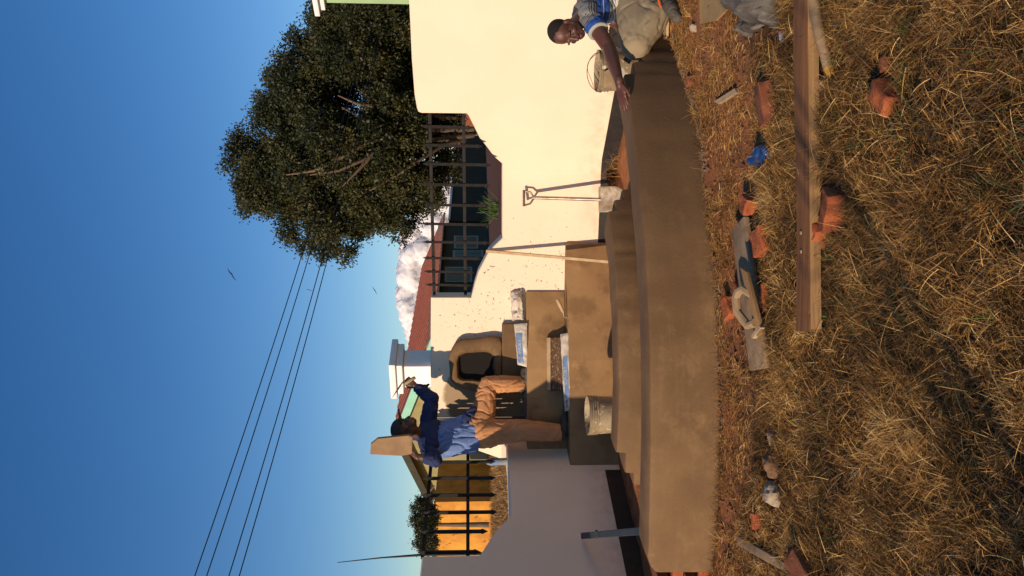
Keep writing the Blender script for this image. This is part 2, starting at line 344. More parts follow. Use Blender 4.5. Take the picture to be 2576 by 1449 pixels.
band(RWs, -150, 615, [(-150, 1640), (0, 1590), (228, 1546), (400, 1514), (425, 1512), (609, 1504)], 1, right_wall)
band(LW, 1183, 1980, [(1183, 1522), (1449, 1576), (1490, 1584), (1990, 1700)], -1, left_wall)

# ------------------------------------------------------------------ ground
def ring_out(x): return 7.75 - math.sqrt(max(0, 3.27 ** 2 - (x + .68) ** 2)) if abs(x + .68) < 3.27 else 7.75
def lawn_h(x, y):
    b = noise.fractal(Vector((x * 1.6, y * 1.6, 0)), .8, 2, 4) * .022 + noise.fractal(Vector((x * 9, y * 9, 5)), .8, 2, 3) * .007
    return b
def ground_h(x, y):
    f = min(1, max(0, (y - 8.0 + .35 * max(0, x - 1)) / 3.5)); f = f * f * (3 - 2 * f)
    near = 1 if y < 7 else max(0, 1 - (y - 7))
    return lawn_h(x, y) * near - .32 * f
def axis(a, b, st, far, g=1.35):
    c = list(np.arange(a, b, st)); s_ = st; v = b; r_ = []
    while v < far: r_.append(v); s_ *= g; v += s_
    return c + r_
xs = axis(0, 4, .045, 700); xs = [-v for v in xs[:0:-1]] + xs
ys = axis(1.2, 7, .04, 900); ys = [-700, -200, -50, -15, -6, -3, -1, 0, .6] + ys
V = [(x, y, ground_h(x, y)) for y in ys for x in xs]; nx = len(xs)
F_ = [(j * nx + i, j * nx + i + 1, (j + 1) * nx + i + 1, (j + 1) * nx + i) for j in range(len(ys) - 1) for i in range(nx - 1)]
me = bpy.data.meshes.new('ground'); me.from_pydata(V, [], F_)
g_ob = link('ground', me, None, None, 60)
def gr_mix(n, c, mix, ramp, nz, geo, tc):
    sx = n.nodes.new('ShaderNodeSeparateXYZ'); n.links.new(geo.outputs['Position'], sx.inputs[0])
    yy = n.nodes.new('ShaderNodeMath'); yy.operation = 'ADD'; n.links.new(sx.outputs['Y'], yy.inputs[0]); sc = n.nodes.new('ShaderNodeMath'); sc.operation = 'MULTIPLY'; sc.inputs[1].default_value = 1.3
    n.links.new(nz(2.2, 4), sc.inputs[0]); n.links.new(sc.outputs[0], yy.inputs[1])
    red = mix((.34, .135, .05), (.20, .08, .032), ramp(nz(7, 6), .4, .65)); red = mix(red, (.36, .20, .10), ramp(nz(60, 3), .62, .7))
    c = mix(c, red, ramp(yy.outputs[0], 4.1, 4.8))
    far = mix((.42, .26, .10), (.27, .18, .07), ramp(nz(3, 6), .4, .65)); far = mix(far, (.12, .10, .04), ramp(nz(1.3, 6, .7), .56, .66))
    return mix(c, far, ramp(sx.outputs['Y'], 8.6, 9.4))
M['ground'] = mat('dry_earth', (.075, .042, .020), .97, (.03, .022, .011), 7, .014, 42, extra=gr_mix)
me.materials.append(M['ground']); tag(g_ob, kind='structure')
g_ob.name = 'ground'

# ------------------------------------------------------------------ planter walls (curved, unfinished stepped ends)
def ring(name, c, ro, ri, steps, label, group, mat_):
    """steps: list of (Y at top outer edge, z) ; from picture right (small Y) to left"""
    c = Vector(c); mb = MB(); V = []; cols = []
    def ang(Y, z):
        X = 1580
        for _ in range(12):
            p = G(X, Y, z); a_ = math.atan2(p.x - c.x, -(p.y - c.y)); q = Vector((c.x + ro * math.sin(a_), c.y - ro * math.cos(a_), z))
            # adjust X so that the distance from the centre is ro
            r_ = math.hypot(p.x - c.x, p.y - c.y); X += (ro - r_) * -120 if False else (r_ - ro) * -1
            d = p.copy(); 
            # move along the view column: nearer ground = larger X
            X += (r_ - ro) * 0
            break
        # solve directly: x = u*y on the ring
        u = (724.5 - Y) / FOC / (math.cos(PITCH) + 0); u = ray(1600, Y).x / ray(1600, Y).y
        A = 1 + u * u; B = -2 * (u * c.x + c.y); D = c.x ** 2 + c.y ** 2 - ro * ro; y = (-B - math.sqrt(max(0, B * B - 4 * A * D))) / (2 * A)
        return math.atan2(u * y - c.x, -(y - c.y))
    for i in range(len(steps) - 1):
        (Y0, z0), (Y1, z1) = steps[i], steps[i + 1]
        a0, a1 = ang(Y0, z0), ang(Y1, z1)
        if abs(Y0 - Y1) < 1.5: cols.append((a0, z0)); continue
        n = max(1, int(abs(a0 - a1) / .012))
        for k in range(n): t = k / n; cols.append((a0 + (a1 - a0) * t, z0 + (z1 - z0) * t))
    cols.append((ang(*steps[-1]), steps[-1][1]))
    sh = random.random() * 30
    for a_, z in cols:
        zz = z + .006 * noise.noise(Vector((a_ * 6, sh, 0))) + .0035 * noise.noise(Vector((a_ * 27, sh, 4)))
        e = .012 * noise.noise(Vector((a_ * 4, 9, sh))) + .005 * noise.noise(Vector((a_ * 23, 3, sh))) - .016 * max(0, noise.noise(Vector((a_ * 31, 1, sh))) - .45)
        s_ = Vector((math.sin(a_), -math.cos(a_)))
        prof = [(ro + e + .006, -.15), (ro + e + .004, zz * .3), (ro + e, zz * .65), (ro + e - .001, zz - .02), (ro + e - .006, zz - .006), (ro + e - .018, zz), ((ro + ri) / 2, zz + .002), (ri + .016, zz - .001), (ri + .003, zz - .012), (ri, zz - .05), (ri, -.15)]
        V += [(c.x + s_.x * r_, c.y + s_.y * r_, h) for r_, h in prof]
    m_ = 11
    F_ = [(i * m_ + k, i * m_ + k + 1, (i + 1) * m_ + k + 1, (i + 1) * m_ + k) for i in range(len(cols) - 1) for k in range(m_ - 1)]
    F_ += [tuple(range(m_)), tuple((len(cols) - 1) * m_ + k for k in range(m_))]
    mb.add(V, F_)
    t = empty(name, (c.x, c.y - ro, 0), label, 'wall', group)
    mb.build('rendered_brickwork', mat_, t, sm=35)
    return t, cols, c
pw1, c1, cc1 = ring('planter_wall', (-.68, 7.75), 3.27, 3.01, [(97, .14), (110, .17), (128, .175), (129, .25), (156, .255), (157, .325), (187, .33), (188, .40), (400, .40), (900, .40), (1250, .395), (1405, .385), (1428, .36), (1441, .33)], 'long low curved garden wall of dark wet cement nearest the grass', None, M['wet'])
pw2, c2, cc2 = ring('planter_wall', (-.62, 7.4), 1.96, 1.71, [(455, .20), (477, .21), (478, .27), (503, .275), (504, .34), (530, .345), (532, .40), (880, .40), (1139, .40), (1141, .335), (1190, .33), (1191, .27), (1220, .26), (1221, .14), (1236, .10)], 'shorter inner curved cement wall between the long garden wall and the bench', None, M['wet'])
# exposed toothed bricks at the left end of the long wall, ragged mortar at its right end
def brick_at(parent, p, rz, sz=(.21, .10, .07), mt='brick', name='brick', tilt=0, label=None, cat=None, rough=.006):
    q = Matrix.Rotation(rz, 3, 'Z') @ Matrix.Rotation(tilt, 3, 'X')
    o = MB().box(p, sz, q).build(name, M[mt], parent, sm=50, bevel=.006, sub=2, rough=rough, rs=22)
    if label: tag(o, label, cat)
    return o
aL = c1[-1][0]
for k, (da, z, l) in enumerate([(.012, .035, .2), (.035, .11, .2), (.02, .19, .2), (.038, .265, .14)]):
    a_ = aL - da; p = (cc1.x + 3.14 * math.sin(a_), cc1.y - 3.14 * math.cos(a_), z)
    brick_at(pw1, p, a_, (l * .7, .24, .065), 'brickdark' if k % 2 else 'brick')
mb = MB()
for k in range(90):
    a_ = c1[0][0] + random.uniform(-.01, .025); r_ = random.uniform(3.0, 3.30); z = random.uniform(.0, .17); s_ = random.uniform(.008, .022)
    p = Vector((cc1.x + r_ * math.sin(a_), cc1.y - r_ * math.cos(a_), z)); mb.box(p, (s_ * 2, s_ * 1.5, s_), Quaternion((random.random(), random.random(), random.random(), 1)).normalized())
o = mb.build('mortar_lumps', M['ragged'], pw1, sm=60); o['kind'] = 'stuff'
mb = MB()
for k in range(60):
    a_ = c2[-1][0] + random.uniform(-.03, .03); r_ = random.uniform(1.72, 1.97); z = random.uniform(.0, .13); s_ = random.uniform(.008, .02)
    p = Vector((cc2.x + r_ * math.sin(a_), cc2.y - r_ * math.cos(a_), z)); mb.box(p, (s_ * 2, s_ * 1.5, s_), Quaternion((random.random(), random.random(), random.random(), 1)).normalized())
o = mb.build('mortar_lumps', M['ragged'], pw2, sm=60); o['kind'] = 'stuff'

# ------------------------------------------------------------------ bench, upper tier, niche
def slab(name, front, back, z0, z1, mt, label, cat, parent=None, bev=.012):
    poly = [(*p, z0) for p in front + back[::-1]]
    mb = MB().prism(poly, (0, 0, z1 - z0)); o = mb.build(name, M[mt], parent, sm=40, bevel=bev)
    if label: tag(o, label, cat)
    return o
BL = -1.80; BR = .44
slab('bench', [(BL + .04, 7.535), (-.7, 7.63), (BR, 7.885)], [(-1.40, 8.30), (-.6, 8.148), (0, 8.018), (BR + .02, 7.936)], -.2, .47, 'render', 'wide light brown cement bench built across the wall corner', 'bench')
slab('raised_step', [(-1.60, 7.80), (-.8, 7.85), (-.035, 8.0)], [(-1.37, 8.345), (-.6, 8.147), (-.03, 8.024)], .471, .86, 'render', 'raised cement step on the bench carrying cement bags', 'step')
# thin ledge lip along the bench front
niche = empty('niche', (-.78, 8.0, .86), 'hooded cement grotto with a dark opening standing on the raised step', 'niche')
def nrect(pts, k=5):                   # rounded outline through (X,Y) picture corners -> 3D at depth d
    return pts
def outline(cs, rad, n=6):
    out = []
    L = len(cs)
    for i in range(L):
        p0, p1, p2 = Vector(cs[i - 1]), Vector(cs[i]), Vector(cs[(i + 1) % L]); r_ = rad[i]
        a = p1 + (p0 - p1).normalized() * r_; b = p1 + (p2 - p1).normalized() * r_
        if r_ < 1: out.append(p1); continue
        for k in range(n + 1): t = k / n; out.append(a * (1 - t) ** 2 + p1 * 2 * t * (1 - t) + b * t * t)
    return out
FD = 8.03
oo = outline([(1250, 846), (1136, 856), (1129, 905), (1131, 975), (1262, 992), (1262, 846)], [18, 34, 10, 40, 0, 0])
io = outline([(1244, 884), (1165, 884), (1151, 905), (1153, 955), (1244, 961)], [16, 18, 10, 22, 20])
def resample(pl, n, start):
    pl = [Vector(p) for p in pl]; cx = sum((p for p in pl), Vector((0, 0))) / len(pl)
    out = []
    for k in range(n):
        a_ = start + 2 * math.pi * k / n; d = Vector((math.cos(a_), math.sin(a_))); best = None
        for i in range(len(pl)):
            p, q = pl[i - 1], pl[i]; e = q - p; den = d.x * e.y - d.y * e.x
            if abs(den) < 1e-9: continue
            w_ = p - CX; t = (w_.x * e.y - w_.y * e.x) / den; s_ = (w_.x * d.y - w_.y * d.x) / den
            if t > 0 and -1e-6 <= s_ <= 1 + 1e-6 and (best is None or t > best): best = t
        out.append(CX + d * best)
    return out
CX = Vector((1200, 922)); N = 48
o2 = resample(oo, N, 0); i2 = resample(io, N, 0)
for k_, pl_ in enumerate((o2, i2)):
    for q_ in pl_: q_ += (q_ - CX).normalized() * 5 * noise.noise(Vector((q_.x * .035, q_.y * .035, 3 + k_)))
V = []; yaw = .142
def pd(p, d): q = P(p.x, p.y, d); return (q.x, q.y, q.z)
for p in o2: V.append(pd(p, 8.33))
for p in o2: V.append(pd(p, FD + .02))
for p in o2: q = p + (CX - p) * .06; V.append(pd(q, FD))
for p in i2: q = p + (p - CX) * .05; V.append(pd(q, FD + .003))
for p in i2: V.append(pd(p, FD + .02))
for p in i2: q = CX + (p - CX) * .9; V.append(pd(q, 8.13))
F_ = [(r_ * N + k, r_ * N + (k + 1) % N, (r_ + 1) * N + (k + 1) % N, (r_ + 1) * N + k) for r_ in range(5) for k in range(N)]
F_.append(tuple(5 * N + k for k in range(N)))
mb = MB(); mb.add(V, F_); mb.build('hood', M['wet'], niche, sm=60, sub=1, rough=.006, rs=6)  # hood and pedestal take the darker cement to carry the man's shadow
mb = MB(); mb.add([pd(CX + (p - CX) * .93, 8.11) for p in i2], [tuple(range(N))]); mb.build('shade_back', M['dark'], niche)  # black sheet: the shade inside the opening is put into its colour
base = [P(1263, 815, 8.03), P(1263, 1004, 8.03), P(1315, 1004, 8.03), P(1315, 815, 8.03)]
for p in base[2:]: p.z = .861
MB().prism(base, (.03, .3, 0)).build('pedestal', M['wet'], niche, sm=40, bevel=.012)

# ------------------------------------------------------------------ railings
def spear(mb, a, b, w_=.026):
    a = Vector(a); b = Vector(b); d = (b - a).normalized()
    mb.bar(a + d * .05, b - d * .05, w_, w_, (0, 1, 0))
    for e, s_ in ((a, 1), (b, -1)):
        mb.tube([e + d * s_ * .075, e + d * s_ * .05, e], [w_ * .5, w_ * .95, .001], 4)
rail_r = empty('iron_railing', P(1170, 520, 8.1), 'dark iron railing with spear tipped bars in the dip of the sunlit wall', 'railing')
def on_center(cols_plan, X, Y, off):
    q = hitX(cols_plan, X, Y); p, d = q; n = Vector((-d.y, d.x)); return p, n
def rail_pts(plan, XA, YA, XB, YB, off, sgn):
    a, na = on_center(plan, XA, YA, off); b, nb = on_center(plan, XB, YB, off)
    out = []
    for p, n, X, Y in ((a, na, XA, YA), (b, nb, XB, YB)):
        y = p.y + n.y * sgn * off; q = P(X, Y, y); out.append(q)
    return out
ra = rail_pts(RWs, 1081, 279, 1092, 733, .13, 1); rb = rail_pts(RWs, 1166, 279, 1171, 733, .13, 1)
for a, b in (ra, rb): MB().bar(a - (b - a).normalized() * .03, b + (b - a).normalized() * .03, .03, .03).build('rail', M['iron'], rail_r, sm=30, bevel=.002)
def on_line(A, B, X, Y):               # point seen at (X,Y) on the vertical plane through A, B
    r = ray(X, Y); d = B - A; den = r.x * d.y - r.y * d.x; t = (A.x * d.y - A.y * d.x) / den; return Vector((0, 0, CAM_H)) + r * t
for yz, x0, x1 in ((200, 335, 715), (335, 350, 782), (470, 345, 845), (618, 335, 842), (765, 355, 836), (902, 340, 838), (1033, 345, 835), (1148, 345, 775), (1246, 355, 722), (1341, 365, 700)):
    Y0 = (400 + .552 * (yz - 4)) / 1.59; Y1 = (400 + .552 * (yz + 5)) / 1.59
    mb = MB(); spear(mb, on_line(ra[0], ra[1], (1500 + .552 * x0) / 1.59, Y0) + Vector((0, -.028, 0)), on_line(ra[0], ra[1], (1500 + .552 * x1) / 1.59, Y1) + Vector((0, -.028, 0)), .024)
    mb.build('bar', M['iron'], rail_r)
rail_l = empty('iron_railing', P(1170, 1250, 7.3), 'black iron railing with spear tipped bars above the shaded wall behind the standing man', 'railing')
ra = rail_pts(LW, 1092, 1082, 1063.5, 1397, .13, -1); rb = rail_pts(LW, 1177, 1082, 1177, 1397, .13, -1)
for a, b in (ra, rb): MB().bar(a - (b - a).normalized() * .03, b + (b - a).normalized() * .03, .03, .03).build('rail', M['iron'], rail_l, sm=30, bevel=.002)
for yz, x0, x1 in ((60, 800, 1350), (183, 780, 1350), (305, 765, 1352), (433, 772, 1356), (567, 762, 1362), (704, 780, 1368), (857, 755, 1292), (1020, 738, 1235)):
    Y0 = (1700 + .5047 * (yz + 4)) / 1.59; Y1 = (1700 + .5047 * (yz - 2)) / 1.59
    mb = MB(); spear(mb, on_line(ra[0], ra[1], (1300 + .5047 * x0) / 1.59, Y0) + Vector((.02, -.02, 0)), on_line(ra[0], ra[1], (1300 + .5047 * x1) / 1.59, Y1) + Vector((.02, -.02, 0)), .028)
    mb.build('bar', M['iron'], rail_l)

# ------------------------------------------------------------------ pillars with stepped caps
def pillar(cx, cy, wd, rz, z0, z1, zt, label, mt, capmt, wcap):
    t = empty('gate_pillar', (cx, cy, z0), label, 'pillar'); q = Matrix.Rotation(rz, 3, 'Z')
    MB().box((cx, cy, (z0 + z1) / 2), (wd, wd, z1 - z0), q).build('shaft', M[mt], t, sm=30, bevel=.008)
    h = zt - z1
    mb = MB()
    mb.box((cx, cy, z1 + h * .27), (wcap * .84, wcap * .84, h * .5), q)
    mb.box((cx, cy, z1 + h * .75), (wcap, wcap, h * .48), q)
    mb.build('cap', M[capmt], t, sm=30, bevel=.01)
pillar(-.87, 8.62, .285, R(-33), 0, 2.13, 2.27, 'white square pillar with stepped cap rising behind the wall corner', 'white', 'white', .46)
pillar(3.63, 9.4, .4, R(35), -.2, 3.12, 3.25, 'pale green pillar with white stepped cap at the far right edge', 'greenpaint', 'white', .62)

# ------------------------------------------------------------------ house behind
house = empty('house', (-2, 15, -.32), 'olive house with rusty red roof, mint barge boards and dark shaded side', 'house')
KX = CAM_H
Ap = P(992, 351, 0) if False else None
def W(X, Y, d): return P(X, Y, d)
apex = W(992, 351 + 0, 17.5)
def PX(px, py, d): return P(py, 1449 - px, d)       # upright coordinates
apex = PX(351, 988, 30.3); Lc = PX(165, 1083, 36); Rc = PX(622, 1092, 24.5); rend = PX(781, 1062, 48); Fc = PX(913, 1117, 39)
bigR = PX(760, 1150, 12.9)
th = Vector((0, 0, -.06))
mb = MB(); mb.prism([apex, rend, Fc, Rc], th); mb.build('roof', M['roof'], house)
# far (left) slope
back_off = rend - apex
MB().prism([apex + Vector((0, .02, .0)), Lc, Lc + back_off, rend + Vector((0, .02, 0))], th).build('roof_slope', M['roof'], house)
# ribs on the roof sheets
mb = MB()
for k in range(1, 26):
    t = k / 26; a = apex.lerp(rend, t) + Vector((0, 0, .015)); b = Rc.lerp(Fc, t) + Vector((0, 0, .015)); mb.bar(a, b, .05, .03)
mb.build('roof_ribs', M['roof'], house)
# lower strip of bare sheets along the eave
a0 = Rc.lerp(apex, .16) + Vector((.03, -.03, .02)); a1 = Fc.lerp(rend, .22) + Vector((.03, -.03, .02))
MB().prism([a0, a1, Fc + Vector((.05, -.04, .0)), Rc + Vector((.06, -.05, -.06))], (0, 0, -.03)).build('eave_sheets', M['rooftan'], house)
gz = .45
gd = (Rc - Lc).normalized(); inn = Vector((-gd.y, gd.x, 0)).normalized(); inn = inn if inn.y > 0 else -inn
def down(p, z=gz): return Vector((p.x, p.y, z))
go = inn * .4
gl, gr_, ga = Lc + go + gd * .2, Rc + go - gd * .25, apex + go - Vector((0, 0, .08))
MB().prism([down(gl), down(gr_), gr_ - Vector((0, 0, .05)), ga, gl - Vector((0, 0, .05))], inn * .15).build('gable_wall', M['olive'], house)
sdir = (Fc - Rc).normalized(); so_ = Vector((-sdir.y, sdir.x, 0)).normalized(); so_ = so_ if so_.x < 0 else -so_
s0 = Rc + so_ * .45 + sdir * .3; s1 = Fc + so_ * .45 - sdir * .3
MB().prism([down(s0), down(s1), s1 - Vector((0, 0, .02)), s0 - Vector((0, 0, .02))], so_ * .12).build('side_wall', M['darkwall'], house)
# barge boards
for a, b, n_, mt in ((apex, Rc, 'barge_board', 'mint'), (apex.lerp(Lc, .0), Lc, 'barge_board', 'mint')):
    off = -inn * .04
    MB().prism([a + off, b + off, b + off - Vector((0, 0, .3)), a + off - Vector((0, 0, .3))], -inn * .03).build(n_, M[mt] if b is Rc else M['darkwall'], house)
# side windows seen through the railing
for X0, X1, Y0, Y1, mt in ((1142, 1203, 593, 625, 'glass'), (1139, 1216, 629, 647, 'louvre'), (1119, 1188, 671, 709, 'glass')):
    A = s0 - so_ * .03; B = s1 - so_ * .03
    c = [on_line(A, B, X, Y) for X, Y in ((X1, Y1), (X1, Y0), (X0, Y0), (X0, Y1))]
    wdw = MB().prism(c, so_ * .02).build('window', M['frame'], house)
    cen = sum(c, Vector()) / 4
    nP = 2
    for k in range(nP):
        f0 = .09 + k * .43; f1 = f0 + .39
        bl, br, tr_, tl = c[0], c[1], c[2], c[3]
        q = [bl.lerp(br, f0).lerp(tl.lerp(tr_, f0), .07), bl.lerp(br, f1).lerp(tl.lerp(tr_, f1), .07), bl.lerp(br, f1).lerp(tl.lerp(tr_, f1), .93), bl.lerp(br, f0).lerp(tl.lerp(tr_, f0), .93)]
        MB().prism([p - so_ * .012 for p in q], so_ * .008).build('pane', M[mt], wdw)
# down pipe
A, B = gl - inn * .3, gr_ - inn * .3
pa = on_line(A, B, 1090, 1249); pb = down(on_line(A, B, 1225, 1248), gz); MB().tube([pa, pb], .035, 8).build('down_pipe', M['wire'], house)
# far long outbuilding with white gutter
shed = empty('outbuilding', (3, 18, -.35), 'long low dark outbuilding with thin white gutter line under the tree', 'building')
sa = PX(893, 1130, 40.0); sb = PX(1185, 1154, 50); sz = Vector((0, 0, 1))
sd_ = (sb - sa); hn = Vector((-sd_.y, sd_.x, 0)).normalized()
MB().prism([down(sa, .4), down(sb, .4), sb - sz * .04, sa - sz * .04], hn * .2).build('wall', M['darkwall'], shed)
MB().bar(sa - hn * .08, sb - hn * .08, .09, .10).build('gutter', M['white'], shed)
MB().prism([sa + sz * .02, sb + sz * .02, sb + hn * 2 + sz * .12, sa + hn * 2 + sz * .12], (0, 0, -.03)).build('roof', M['roof'], shed)
shed2 = empty('outbuilding', (5, 20, -.35), 'small brick coloured shed roof behind the wall curve at the right', 'building')
qa = PX(1110, 1160, 31.5); qb = PX(1185, 1163, 30.8)
MB().prism([qa, qb, qb + Vector((.3, 1.2, .22)), qa + Vector((-.5, 1.2, .18))], (0, 0, -.05)).build('roof', M['roof'], shed2)
MB().prism([down(qa, .5), down(qb, .5), qb - sz * .05, qa - sz * .05], (.1, .6, 0)).build('wall', M['brickdark'], shed2)
# ochre building at the left
och = empty('house', PX(110, 1230, 14), 'bright ochre plastered building seen through the bars at far left', 'house')
oa = PX(20, 1097, 27.0); ob = PX(186, 1093, 24.2)
MB().prism([down(oa, .4), down(ob, .4), ob, oa], (.5, 3.5, 0)).build('wall', M['orange'], och)
rf = MB()
for k in range(7):
    t = k / 6; p = oa.lerp(ob, t) + Vector((0, -.02, 0)); rf.bar(p + Vector((-.3, 0, 0)), p + Vector((.15, 0, .3)), .05, .05); rf.bar(p + Vector((.15, 0, .3)), p + Vector((.5, 0, .0)), .05, .05)
rf.bar(oa + Vector((-.1, -.03, .2)), ob + Vector((.1, -.03, .45)), .07, .09); rf.bar(oa + Vector((0, -.03, .0)), ob + Vector((0, -.03, .0)), .04, .04)
rf.build('roof_truss', M['bark_tree'], och)
tag(MB().tube([PX(34, 849, 12), PX(46, 960, 12), PX(53, 1060, 12), down(PX(54, 1062, 12), .7)], [.006, .012, .022, .025], 6).build('antenna_pole', M['wire'], None), 'thin tall antenna pole leaning above the left end of the wall', 'pole')
# red earth strip and spiky plant behind the dip
def yard_z(d): return .97 - .0115 * d if d < 40 else .51
base_ = [(-4.2, 4.6), (-3.35, 4.83)] + [(v.x, v.y) for v in (Vector((-2.62, 6.02)), Vector((-2.355, 6.443)), Vector((-1.733, 7.436)))] + [(-1.36, 8.36)] + [(p.x, p.y) for p in RWs[1:]]
V = []; dst = [.10, .3, .6, 1, 1.6, 2.4, 3.4, 5, 7, 10, 14, 20, 28, 40, 70, 150, 400, 900]
for bx, by in base_:
    r_ = Vector((bx, by)); u = r_.normalized()
    for d in dst: q = r_ + u * d; V.append((q.x, q.y, yard_z(d) + (.03 * noise.noise(Vector((q.x * .7, q.y * .7, 0))) if d > .3 else 0)))
K = len(dst); me = bpy.data.meshes.new('yard'); me.from_pydata(V, [], [(i * K + k, i * K + k + 1, (i + 1) * K + k + 1, (i + 1) * K + k) for i in range(len(base_) - 1) for k in range(K - 1)])
def yard_mix(n, c, mix, ramp, nz, geo, tc):
    sx = n.nodes.new('ShaderNodeSeparateXYZ'); n.links.new(geo.outputs['Position'], sx.inputs[0]); return mix(c, (.10, .040, .022), ramp(sx.outputs['X'], -.5, .6))
M['far_ground2'] = mat('dry_yard_soil', (.46, .28, .10), .95, (.30, .18, .07), 2.2, .01, 40, spots=((.10, .09, .03), 3, .60), extra=yard_mix)
o = link('yard_ground', me, M['far_ground2'], None, 60); tag(o, kind='structure')
# ------------------------------------------------------------------ vegetation helpers
def quads_mesh(name, cen, nrm_dir, ln, wd, tint, mat_, parent, bend=0.):
    """leaf quads: centre, axis direction (n,3), length, width"""
    n = len(cen); ax = nrm_dir / np.linalg.norm(nrm_dir, axis=1, keepdims=True)
    rnd = rng.normal(size=(n, 3)); sd2 = np.cross(ax, rnd); sd2 /= np.linalg.norm(sd2, axis=1, keepdims=True) + 1e-9
    L = ln[:, None]; Wd = wd[:, None]
    v = np.stack([cen - ax * L * .5, cen + sd2 * Wd * .5, cen + ax * L * .5, cen - sd2 * Wd * .5], 1).reshape(-1, 3)
    me = bpy.data.meshes.new(name); me.vertices.add(4 * n); me.vertices.foreach_set('co', v.ravel())
    me.loops.add(4 * n); me.loops.foreach_set('vertex_index', np.arange(4 * n)); me.polygons.add(n); me.polygons.foreach_set('loop_start', np.arange(0, 4 * n, 4)); me.update(calc_edges=True)
    at = me.attributes.new('tint', 'FLOAT', 'FACE'); at.data.foreach_set('value', np.clip(tint, 0, 1).astype(np.float32))
    return link(name, me, mat_, parent)
def strips_mesh(name, root, az, lean, ln, wd, tint, mat_, parent=None, seg=4, curl=None):
    """curved blades; lean = angle from vertical at the root, increases along the blade by curl"""
    n = len(root); curl = curl if curl is not None else rng.uniform(.2, 1.1, n)
    pts = [root]; p = root.copy(); d = np.stack([np.cos(az), np.sin(az)], 1); az2 = az.copy(); kink = rng.normal(0, .25, n)
    for k in range(seg):
        l = lean + curl * (k / seg); az2 = az2 + kink / seg
        st = np.stack([np.sin(l) * np.cos(az2), np.sin(l) * np.sin(az2), np.cos(l)], 1) * (ln / seg)[:, None]
        p = p + st; p[:, 2] = np.maximum(p[:, 2], root[:, 2] * .5 + .003); pts.append(p.copy())
    tw = rng.uniform(0, 2 * np.pi, n); side = np.stack([-np.sin(az) * np.cos(tw), np.cos(az) * np.cos(tw), np.sin(tw)], 1)
    vs_ = []
    for k, q in enumerate(pts):
        wk = (wd * (1 - .75 * k / seg) * .5)[:, None]; vs_ += [q - side * wk, q + side * wk]
    v = np.stack(vs_, 1).reshape(-1, 3); m_ = 2 * (seg + 1); basei = (np.arange(n) * m_)[:, None]
    f = np.concatenate([basei + np.array([[2 * k, 2 * k + 1, 2 * k + 3, 2 * k + 2]]) for k in range(seg)], 1).reshape(-1)
    me = bpy.data.meshes.new(name); me.vertices.add(len(v)); me.vertices.foreach_set('co', v.ravel()); me.loops.add(len(f)); me.loops.foreach_set('vertex_index', f)
    me.polygons.add(n * seg); me.polygons.foreach_set('loop_start', np.arange(0, len(f), 4)); me.update(calc_edges=True)
    at = me.attributes.new('tint', 'FLOAT', 'FACE'); at.data.foreach_set('value', np.repeat(np.clip(tint, 0, 1), seg).astype(np.float32))
    return link(name, me, mat_, parent)
def in_poly(pts, poly):
    x, y = pts[:, 0], pts[:, 1]; ins = np.zeros(len(pts), bool); n = len(poly)
    for i in range(n):
        x0, y0 = poly[i - 1]; x1, y1 = poly[i]
        c = ((y0 > y) != (y1 > y)) & (x < (x1 - x0) * (y - y0) / (y1 - y0 + 1e-12) + x0); ins ^= c
    return ins
def tree(label, poly, dist, depth, nblob, rb, per, leaf, trunks, seed, r_tr=.12):
    g = np.random.default_rng(seed); poly = np.array(poly, float)
    lo, hi = poly.min(0), poly.max(0); blobs = []
    rpx = rb / dist * FOC
    for _ in range(20000):
        if len(blobs) >= nblob: break
        p = g.uniform(lo, hi)
        if not in_poly(p[None], poly)[0]: continue
        dmin = min(np.linalg.norm(p - (poly[i - 1] + (poly[i] - poly[i - 1]) * t)) for i in range(len(poly)) for t in (0, .25, .5, .75))
        rr = min(1, .5 + dmin / rpx * .5) * g.uniform(.65, 1.1)
        inside = min(1, dmin / 200.)
        y = dist + g.uniform(-1, 1) * depth * math.sqrt(inside)
        q = P(p[0], p[1], y); blobs.append((np.array(q), rb * rr * .8))
    cs = []; 
    for c, r_ in blobs:
        k = max(5, int(per * (r_ / rb) ** 2)); d = g.normal(size=(k, 3)); d /= np.linalg.norm(d, axis=1, keepdims=True)
        cs.append(np.concatenate([c + d * r_ * g.uniform(.55, 1.08, (k, 1)), np.full((k, 1), g.uniform(-.2, .2))], 1))
    cl = np.concatenate(cs); nl = 30; k = len(cl)
    cen = np.repeat(cl[:, :3], nl, 0) + g.normal(size=(k * nl, 3)) * leaf * np.array([1.25, 1.25, .95])
    tint = np.repeat(cl[:, 3] + g.uniform(.25, .75, k), nl) + g.normal(0, .05, k * nl)
    t = empty('tree', trunks[0][0] if trunks else blobs[0][0], label, 'tree')
    quads_mesh('crown', cen, g.normal(size=(k * nl, 3)) + np.array([0, -.2, .5]), g.uniform(.7, 1.4, k * nl) * leaf, g.uniform(.35, .7, k * nl) * leaf, tint, M['leaf'], t)
    mb = MB()
    for tr_ in trunks:
        n = len(tr_); mb.tube(tr_, [r_tr * (1 - .8 * i / (n - 1)) * (1 if tr_ is trunks[0] else .62) for i in range(n)], 8)
    if trunks: mb.build('trunk', M['bark_tree'], t, sm=60)
    return t
def T(*pts): return [P(X, Y, d) for X, Y, d in pts]
crown = [(1150, 420), (1138, 440), (1100, 520), (1045, 560), (1005, 597), (960, 575), (905, 600), (865, 643), (790, 640), (735, 612), (690, 572), (640, 548), (600, 500), (572, 430), (576, 372), (622, 330), (645, 262), (685, 190), (705, 128), (765, 60), (795, -10), (850, -120), (930, -240), (1040, -330), (1160, -330), (1165, 100), (1155, 300)]
big = T((1215, 330, 22), (1150, 335, 22), (1050, 335, 22), (960, 320, 22), (880, 300, 22.2), (800, 290, 22))
